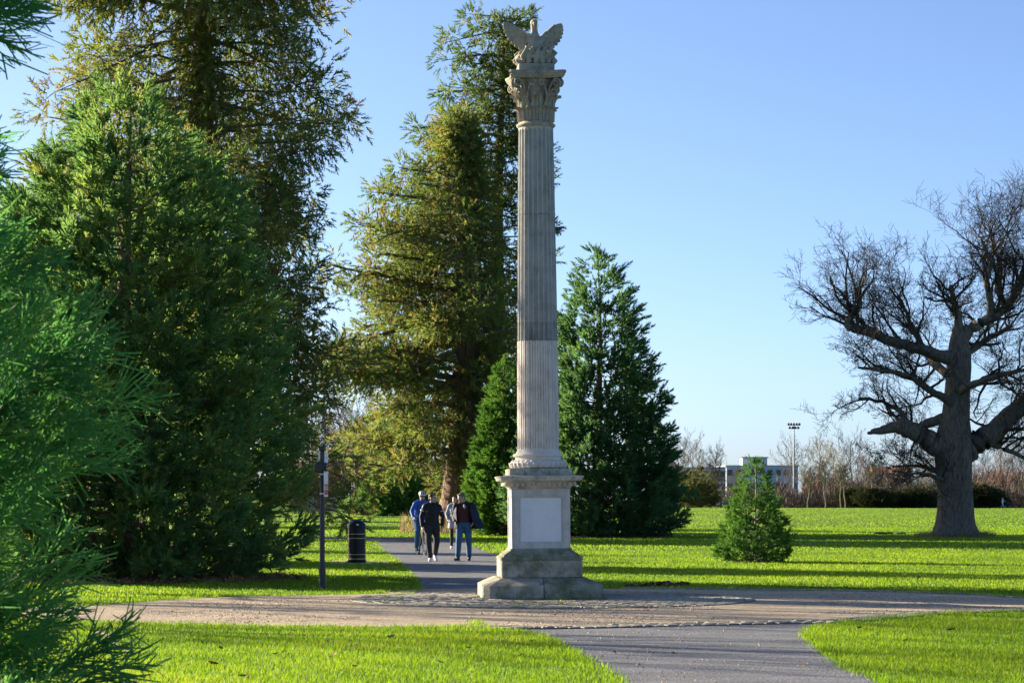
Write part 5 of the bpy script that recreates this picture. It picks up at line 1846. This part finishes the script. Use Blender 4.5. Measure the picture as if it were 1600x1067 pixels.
# person in grey coat behind
def ex_grey(root, J, hp, hm, V3, top):
    g = MB()
    g.tube([(-.0, 0, .66), (0, 0, .8), (0, 0, .95), (0, 0, 1.1)], [(.235, .18), (.22, .17), (.205, .16), (.185, .145)], 16)
    g.remesh('coat_skirt', M['coat_grey'], top, .014, 2)


p = gp(710.5, 857)
person('person in long light grey coat and white shoes, mostly hidden behind the navy coat', (p.x, p.y, 0), R(0),
       dict(yaw=-20, knR=(-.1, -.08, .5), anR=(-.1, -.1, .085), knL=(.12, .02, .5), anL=(.13, .12, .1), elR=(-.27, .05, 1.12), wrR=(-.22, -.12, .95)),
       dict(legs='trouser_dark', top='coat_grey', shoes='shoe_white', leg_r=.85), ex_grey, scale=.97)

# cyclist
p = gp(658, 866.5)
bic = bicycle('black bicycle ridden towards the camera behind the man in black', (p.x, p.y, 0), R(13))


def ex_cyc(root, J, hp, hm, V3, top):
    h = MB()
    h.ball(hp(0, .015, .075), (.098, .128, .085), 18, hm)
    hel = h.build('helmet', M['white_plastic'], root, True)
    for x, w in ((-.055, .012), (0, .014), (.055, .012)):
        pts = [hp(x * 1.0, -.128 + .02 * abs(x) / .055, .075), hp(x, -.09, .138), hp(x, -.03, .162), hp(x, .05, .16), hp(x, .11, .125)]
        MB().tube(pts, [(w, .008)] * 5, 6, True, None, tuple(hm @ Vector((1, 0, 0)))).build('helmet_vent', M['rubber'], hel, True)
    MB().tube([hp(-.07, -.06, .02), hp(-.045, -.095, .02), hp(0, -.1, .022), hp(.045, -.095, .02), hp(.07, -.06, .02)], [(.012, .012), (.012, .022), (.01, .014), (.012, .022), (.012, .012)], 8).build('sunglasses', M['eye_dark'], root, True)
    MB().ball(hp(0, -.045, -.085), (.05, .045, .04), 10, hm).build('beard', M['hair_grey'], root, True)
    for sd in 'RL':
        el_, wr = V3('el' + sd), V3('wr' + sd)
        d = (wr - el_).normalized()
        g = MB()
        g.tube([wr - d * .01, wr + d * .05, wr + d * .1], [.036, .046, .032], 10)
        g.build('glove', M['jacket_blue'], root, True)


cyc = person('cyclist in blue jacket and white helmet riding behind the man in black', (p.x, p.y, 0), R(13),
       dict(pelvis=(0, .2, 1.03), waist=(0, .12, 1.15), chest=(0, -.02, 1.34), neck=(0, -.1, 1.52), head=(0, -.18, 1.67), yaw=4, pitch=8, hem=(0, .18, 1.0),
            shR=(-.2, -.06, 1.46), elR=(-.3, -.14, 1.22), wrR=(-.275, -.32, 1.04), shL=(.2, -.06, 1.46), elL=(.3, -.14, 1.22), wrL=(.275, -.32, 1.04), handR=(.1, -.8, -.3), handL=(-.1, -.8, -.3),
            hipR=(-.1, .18, 1.0), knR=(-.14, -.2, .68), anR=(-.13, .0, .2), hipL=(.1, .18, 1.0), knL=(.13, -.24, .88), anL=(.12, .02, .55), toeR=(0, -1, 0), toeL=(0, -1, 0)),
       dict(legs='trouser_blue', top='jacket_blue', shoes='shoe_black', sole='rubber', bulk=1.06, leg_r=1.1), ex_cyc, hair='hair_grey')

# far walkers
p = wp(1229, 793, 396)
person('tiny dark-clad walker at the far edge of the lawn, near the sapling top', (p.x, 396, 0), R(90), dict(knR=(-.1, -.15, .5), anR=(-.1, -.25, .09), anL=(.1, .3, .1)), dict(legs='trouser_dark', top='coat_navy', shoes='shoe_black', bulk=1.2), None, .03)
p = wp(1567, 793, 394)
person('tiny walker in pale blue coat pushing a pushchair beyond the oak', (p.x, 394, 0), R(90), dict(elR=(-.2, -.2, 1.15), wrR=(-.15, -.42, 1.05), elL=(.2, -.2, 1.15), wrL=(.15, -.42, 1.05), anR=(-.1, -.2, .09), anL=(.1, .25, .1)), dict(legs='pale_blue', top='pale_blue', shoes='shoe_black', bulk=1.2), None, .03)
pc = thing('pushchair', 'small dark pushchair beyond the oak', 'pushchair', (p.x + .85, 394, 0))
MB().bbox((.2, 0, .62), (.75, .45, .3), .06).build('seat', M['coat_navy'], pc)
MB().tube([(.45, 0, .75), (.6, 0, .95), (.45, 0, 1.15), (.2, 0, 1.12)], [(.2, .03), (.22, .04), (.22, .04), (.2, .03)], 8, True, None, (0, 1, 0)).build('hood', M['coat_navy'], pc, True)
MB().tube([(-.4, 0, 1.05), (.0, 0, .7), (.5, 0, .2)], [.02] * 3, 6).build('handle', M['frame_paint'], pc)
for x in (-.1, .5):
    MB().lathe([(.14, -.02), (.15, 0), (.14, .02)], 12, (x, 0, .15), m=Matrix.Rotation(R(90), 3, 'X')).build('wheel', M['rubber'], pc)

# ================================================================== GROUND DETAIL
def blades(name, label, n, fx, fy, hmin, hmax, wd, seed, mat, excl=True, parent=None, cond=None, var=.2):
    r = np.random.default_rng(seed)
    X, Y = fx(r, n), fy(r, n)
    if callable(cond):
        k = cond(X, Y, r); X, Y = X[k], Y[k]
    if excl:
        k = ~(inside(GRAVEL, X, Y) | inside(ASPH1, X, Y) | inside(ASPH2, X, Y)); X, Y = X[k], Y[k]
    n = len(X)
    pat = 0.5 + 0.3 * np.sin(X * 1.7 + 2 * np.sin(Y * .9)) * np.sin(Y * 1.3 + X * .4) + 0.2 * np.sin(X * 5 + Y * 4)
    pat = np.clip(pat + 0.35 * np.sin(X * .55 + 1.7 * np.sin(Y * .31)) * np.sin(Y * .47 + 1.0), -.4, 1.3)
    h = r.uniform(hmin, hmax, n) * (0.75 + 0.5 * pat)
    a = r.uniform(0, 2 * math.pi, n)
    lean = r.uniform(.15, .9, n) * h
    sd = np.stack([np.cos(a), np.sin(a), np.zeros(n)], 1) * (wd * r.uniform(.7, 1.3, n))[:, None]
    la = a + math.pi / 2 + r.normal(size=n) * .6
    base = np.stack([X, Y, np.zeros(n) - .004], 1)
    tip = base + np.stack([np.cos(la) * lean, np.sin(la) * lean, h], 1)
    V = np.stack([base - sd, base + sd, tip], 1).reshape(-1, 3)
    t = np.clip(.3 + .3 * pat + r.normal(size=n) * var, 0, .95)
    o = np_mesh(name, V, np.arange(n * 3).reshape(-1, 3), mat, parent, np.repeat(t, 3))
    if label: tag(o, label, None, None, 'stuff')
    return o


def frus(x, y, m=1.5):
    return np.abs(x) < 0.2105 * y + m


def near_y(a, b):
    return lambda r, n: a + (b - a) * r.random(n)


def xr(w): return lambda r, n: r.uniform(-w, w, n)


blades('grass', 'short bright green grass of the near lawn', 500000, xr(8.6), near_y(19.5, 34.0), .022, .06, .0046, 1, M['grass_blade'], cond=lambda x, y, r: frus(x, y, 1.0) & (r.random(len(x)) < np.clip((24 / y) ** 1.5, 0, 1)))
blades('grass', 'short green grass of the middle lawn beyond the gravel', 500000, xr(16.0), near_y(34.0, 74.0), .022, .06, .0095, 2, M['grass_blade'], cond=lambda x, y, r: frus(x, y, 1.0) & (r.random(len(x)) < np.clip((42 / y) ** 1.6, 0, 1)))
blades('grass', 'grass of the wide lawn around the sapling and the oak', 130000, xr(30.0), near_y(74.0, 132.0), .03, .065, .022, 11, M['grass_blade'], var=.09, cond=lambda x, y, r: frus(x, y, 2.0))
blades('grass', 'grass of the far lawn before the scrub', 170000, xr(90.0), lambda r, n: 132 * (401 / 132) ** r.random(n), .035, .07, .045, 12, M['grass_blade'], var=.06, cond=lambda x, y, r: frus(x, y, 2.0))
# longer tufts on the edges of paths
def edge_tufts(pts, n, seed):
    r = np.random.default_rng(seed)
    P = np.array([[p[0], p[1]] for p in pts])
    i = r.integers(0, len(P) - 1, n)
    t = r.random(n)[:, None]
    q = P[i] * (1 - t) + P[i + 1] * t + r.normal(size=(n, 2)) * .05
    return q
ed = np.concatenate([edge_tufts([p for p in FR if p[0] < -.35], 2800, 1), edge_tufts([p for p in FR if p[0] > 4.15], 2200, 6), edge_tufts([p for p in BK if p[0] > 1.7], 2200, 2), edge_tufts([p for p in BK if p[0] < -1.7], 2200, 7), edge_tufts(fl, 2500, 3), edge_tufts(fr, 2500, 4), edge_tufts(pl, 1500, 5)])
blades('grass_edge', 'longer grass fringing the gravel and asphalt edges', len(ed), lambda r, n: ed[:, 0], lambda r, n: ed[:, 1], .03, .085, .006, 3, M['grass_blade'], excl=False)
def pebbles(name, label, n, seed, poly, x0, x1, y0, y1, smin, smax, mat):
    r = np.random.default_rng(seed)
    X, Y = r.uniform(x0, x1, n), r.uniform(y0, y1, n)
    k = inside(poly, X, Y) & (np.hypot(X - CX, Y - CY) > CR); X, Y = X[k], Y[k]; n = len(X)
    sz = r.uniform(smin, smax, n) * (0.6 + 0.8 * (np.sin(X * 1.3 + np.sin(Y * 2.1)) > .2))
    a = r.uniform(0, 6.283, n)
    V = []
    for q in range(3):
        V.append(np.stack([X + np.cos(a + q * 2.094) * sz * r.uniform(.7, 1.3, n), Y + np.sin(a + q * 2.094) * sz, np.full(n, .004)], 1))
    V.append(np.stack([X + r.normal(size=n) * sz * .3, Y + r.normal(size=n) * sz * .3, .008 + sz * r.uniform(.5, 1.1, n)], 1))
    V = np.stack(V, 1).reshape(-1, 3)
    b4 = (np.arange(n) * 4)[:, None, None]
    T = (np.array([(0, 1, 3), (1, 2, 3), (2, 0, 3)])[None] + b4).reshape(-1, 3)
    return tag(np_mesh(name, V, T, mat, None, np.repeat(r.random(n), 4)), label, None, None, 'stuff')


M['pebble'] = foliage_mat('pebble', [(0.0, (0.12, 0.09, 0.065)), (0.5, (0.36, 0.28, 0.2)), (1.0, (0.58, 0.5, 0.41))], 0.0, .85)
pebbles('loose_gravel', 'loose tan gravel scattered over the circular path', 42000, 21, GRAVEL, -9, 10, 28, 45, .005, .014, M['pebble'])
pebbles('loose_grit', 'loose grit scattered over the near asphalt', 1500, 22, ASPH2, -1, 6, 20, 32, .004, .010, M['pebble'])
# moss and grass in the sett joints
mj = []
rj = random.Random(4)
for _ in range(2600):
    a = rj.uniform(0, 6.283); q = CR * math.sqrt(rj.random())
    x, y = CX + q * math.cos(a), CY + q * math.sin(a)
    if math.sin(x * 2.2 + 1) + math.sin(y * 3.1) + rj.gauss(0, .6) > .9 or q > CR - .12:
        mj.append((x, y))
mj += [(MX + rj.uniform(-1.0, 1.15), MY - .98 + rj.gauss(0, .05)) for _ in range(260)]
mj = np.array(mj)
blades('moss', 'small tufts of grass and moss growing between the setts', len(mj), lambda r, n: mj[:, 0], lambda r, n: mj[:, 1], .02, .06, .012, 5, M['grass_blade'], excl=False)

og = np.array([(oak0.x + 1.25 * math.cos(a) * q, oak0.y + 1.1 * math.sin(a) * q) for a, q in ((rj.uniform(0, 6.283), rj.uniform(.8, 1.35)) for _ in range(1500))])
blades('rough_grass', 'rough unmown grass round the foot of the oak', len(og), lambda r, n: og[:, 0], lambda r, n: og[:, 1], .08, .28, .015, 15, M['dry_grass'], excl=False)
# needle litter under the big dense conifer
r = np.random.default_rng(12)
n = 4500
pT = gp(195, 903)
a = r.uniform(0, 2 * math.pi, n); q = 3.7 * np.sqrt(r.random(n))
P = np.stack([pT.x + q * np.cos(a), pT.y - .3 + q * np.sin(a), r.uniform(.003, .06, n)], 1)
D = np.stack([r.normal(size=n), r.normal(size=n), r.normal(size=n) * .25], 1)
o = scatter_sprays('needle_litter', P, D, r.uniform(.06, .2, n), r.random(n), [spray_template(4, .06, 77, 50, .6)], M['litter'], None, 3)
tag(o, 'brown fallen needles under the dense green conifer')
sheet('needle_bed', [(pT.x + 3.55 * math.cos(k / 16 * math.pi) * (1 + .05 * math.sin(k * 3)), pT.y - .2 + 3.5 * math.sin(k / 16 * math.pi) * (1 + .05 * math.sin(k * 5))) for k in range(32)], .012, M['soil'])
pD = gp(934, 838)
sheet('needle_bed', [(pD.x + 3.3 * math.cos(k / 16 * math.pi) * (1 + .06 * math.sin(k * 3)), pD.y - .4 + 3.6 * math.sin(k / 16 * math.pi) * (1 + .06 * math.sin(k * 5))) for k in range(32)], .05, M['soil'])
# soil at the sapling foot
pS = gp(1180, 877)
mb = MB()
mb.lathe([(.75, -.02), (.6, .03), (.35, .07), (.02, .08)], 22, (0, 0, 0), 1.0, .8)
tag(mb.build('soil_patch', M['soil'], None, True), 'dark bare soil round the foot of the sapling', 'soil', kind='structure').location = (pS.x, pS.y, 0)
# clods of soil on the lawn edge right of the column
for k, (px, py, s) in enumerate(((1012, 917, .1), (1032, 916, .16), (1046, 916.5, .15), (1060, 915.5, .12), (990, 917.5, .09), (1385, 834, .3))):
    rr_ = random.Random(k)
    mb = MB()
    for j in range(7):
        mb.ball((rr_.gauss(0, s * .7), rr_.gauss(0, s * .5), s * rr_.uniform(.1, .4)), (s * rr_.uniform(.3, .6), s * .4, s * rr_.uniform(.25, .5)), 8)
    o = mb.remesh('soil_clod', M['soil'], None, s * .09, 1)
    g = gp(px, py)
    o.location = (g.x, g.y, 0)
    if py < 900: o.scale = (1.5, 1.2, .45)
    if py > 900: tag(o, 'small dark clod of soil on the lawn edge just right of the column', 'soil clod', 'soil clods at the lawn edge')
    else: tag(o, 'low brown heap of soil on the lawn left of the oak', 'soil heap')
# fallen branch
fb = MB()
g = gp(190, 1012)
def fbp(px, py, z): 
    q = gp(px, py); return (q.x - g.x, q.y - g.y, z)
fb.tube([fbp(150, 1004, .12), fbp(170, 1006, .1), fbp(185, 1016, .04), (fbp(200, 1021, .03)), fbp(216, 1024, .02)], [.02, .022, .018, .014, .008], 6)
fb.tube([fbp(170, 1006, .1), fbp(182, 1004, .12), fbp(215, 999, .16), fbp(262, 998, .15), fbp(290, 1008, .08), fbp(318, 1023, .01)], [.01, .008, .007, .006, .005, .003], 5)
fb.tube([fbp(180, 1012, .06), fbp(172, 1020, .04), fbp(166, 1026, .02)], [.012, .009, .004], 5)
o = fb.remesh('fallen_branch', M['dead_wood'], None, .008, 0)
o.location = (g.x, g.y, 0.0)
tag(o, 'pale broken branch lying on the near lawn beside the foreground conifer', 'branch')
# fallen leaves
lv = MB()
lv.add([(-.06, 0, .01), (-.03, -.03, .02), (.03, -.028, .012), (.07, 0, .03), (.03, .03, .02), (-.03, .028, .012), (0, 0, .0)], [(0, 1, 6), (1, 2, 6), (2, 3, 6), (3, 4, 6), (4, 5, 6), (5, 0, 6)])
lm = lv.mesh('fallen_leaf'); lm.materials.append(M['leaf_brown'])
for k, (px, py) in enumerate(((380, 1063), (295, 1044), (335, 1043), (430, 1027), (442, 1024), (732, 1017), (813, 1029), (557, 1013), (460, 990), (345, 1018), (688, 1040), (220, 1050), (555, 1047), (832, 1006), (1480, 985), (1487, 988), (1415, 1005), (1052, 1026), (1253, 1047), (962, 1024), (610, 1000), (1580, 996), (1345, 985), (520, 1030))):
    g = gp(px, py)
    o = link_mesh('fallen_leaf', lm); tag(o, 'brown fallen leaf lying on the near grass or asphalt', 'leaf', 'brown fallen leaves on the near lawn')
    s = random.Random(k).uniform(.45, .95)
    o.location = (g.x, g.y, .035); o.rotation_euler = (random.Random(k).uniform(-.4, .4), random.Random(k + 5).uniform(-.4, .4), k * 1.9); o.scale = (s, s, s)
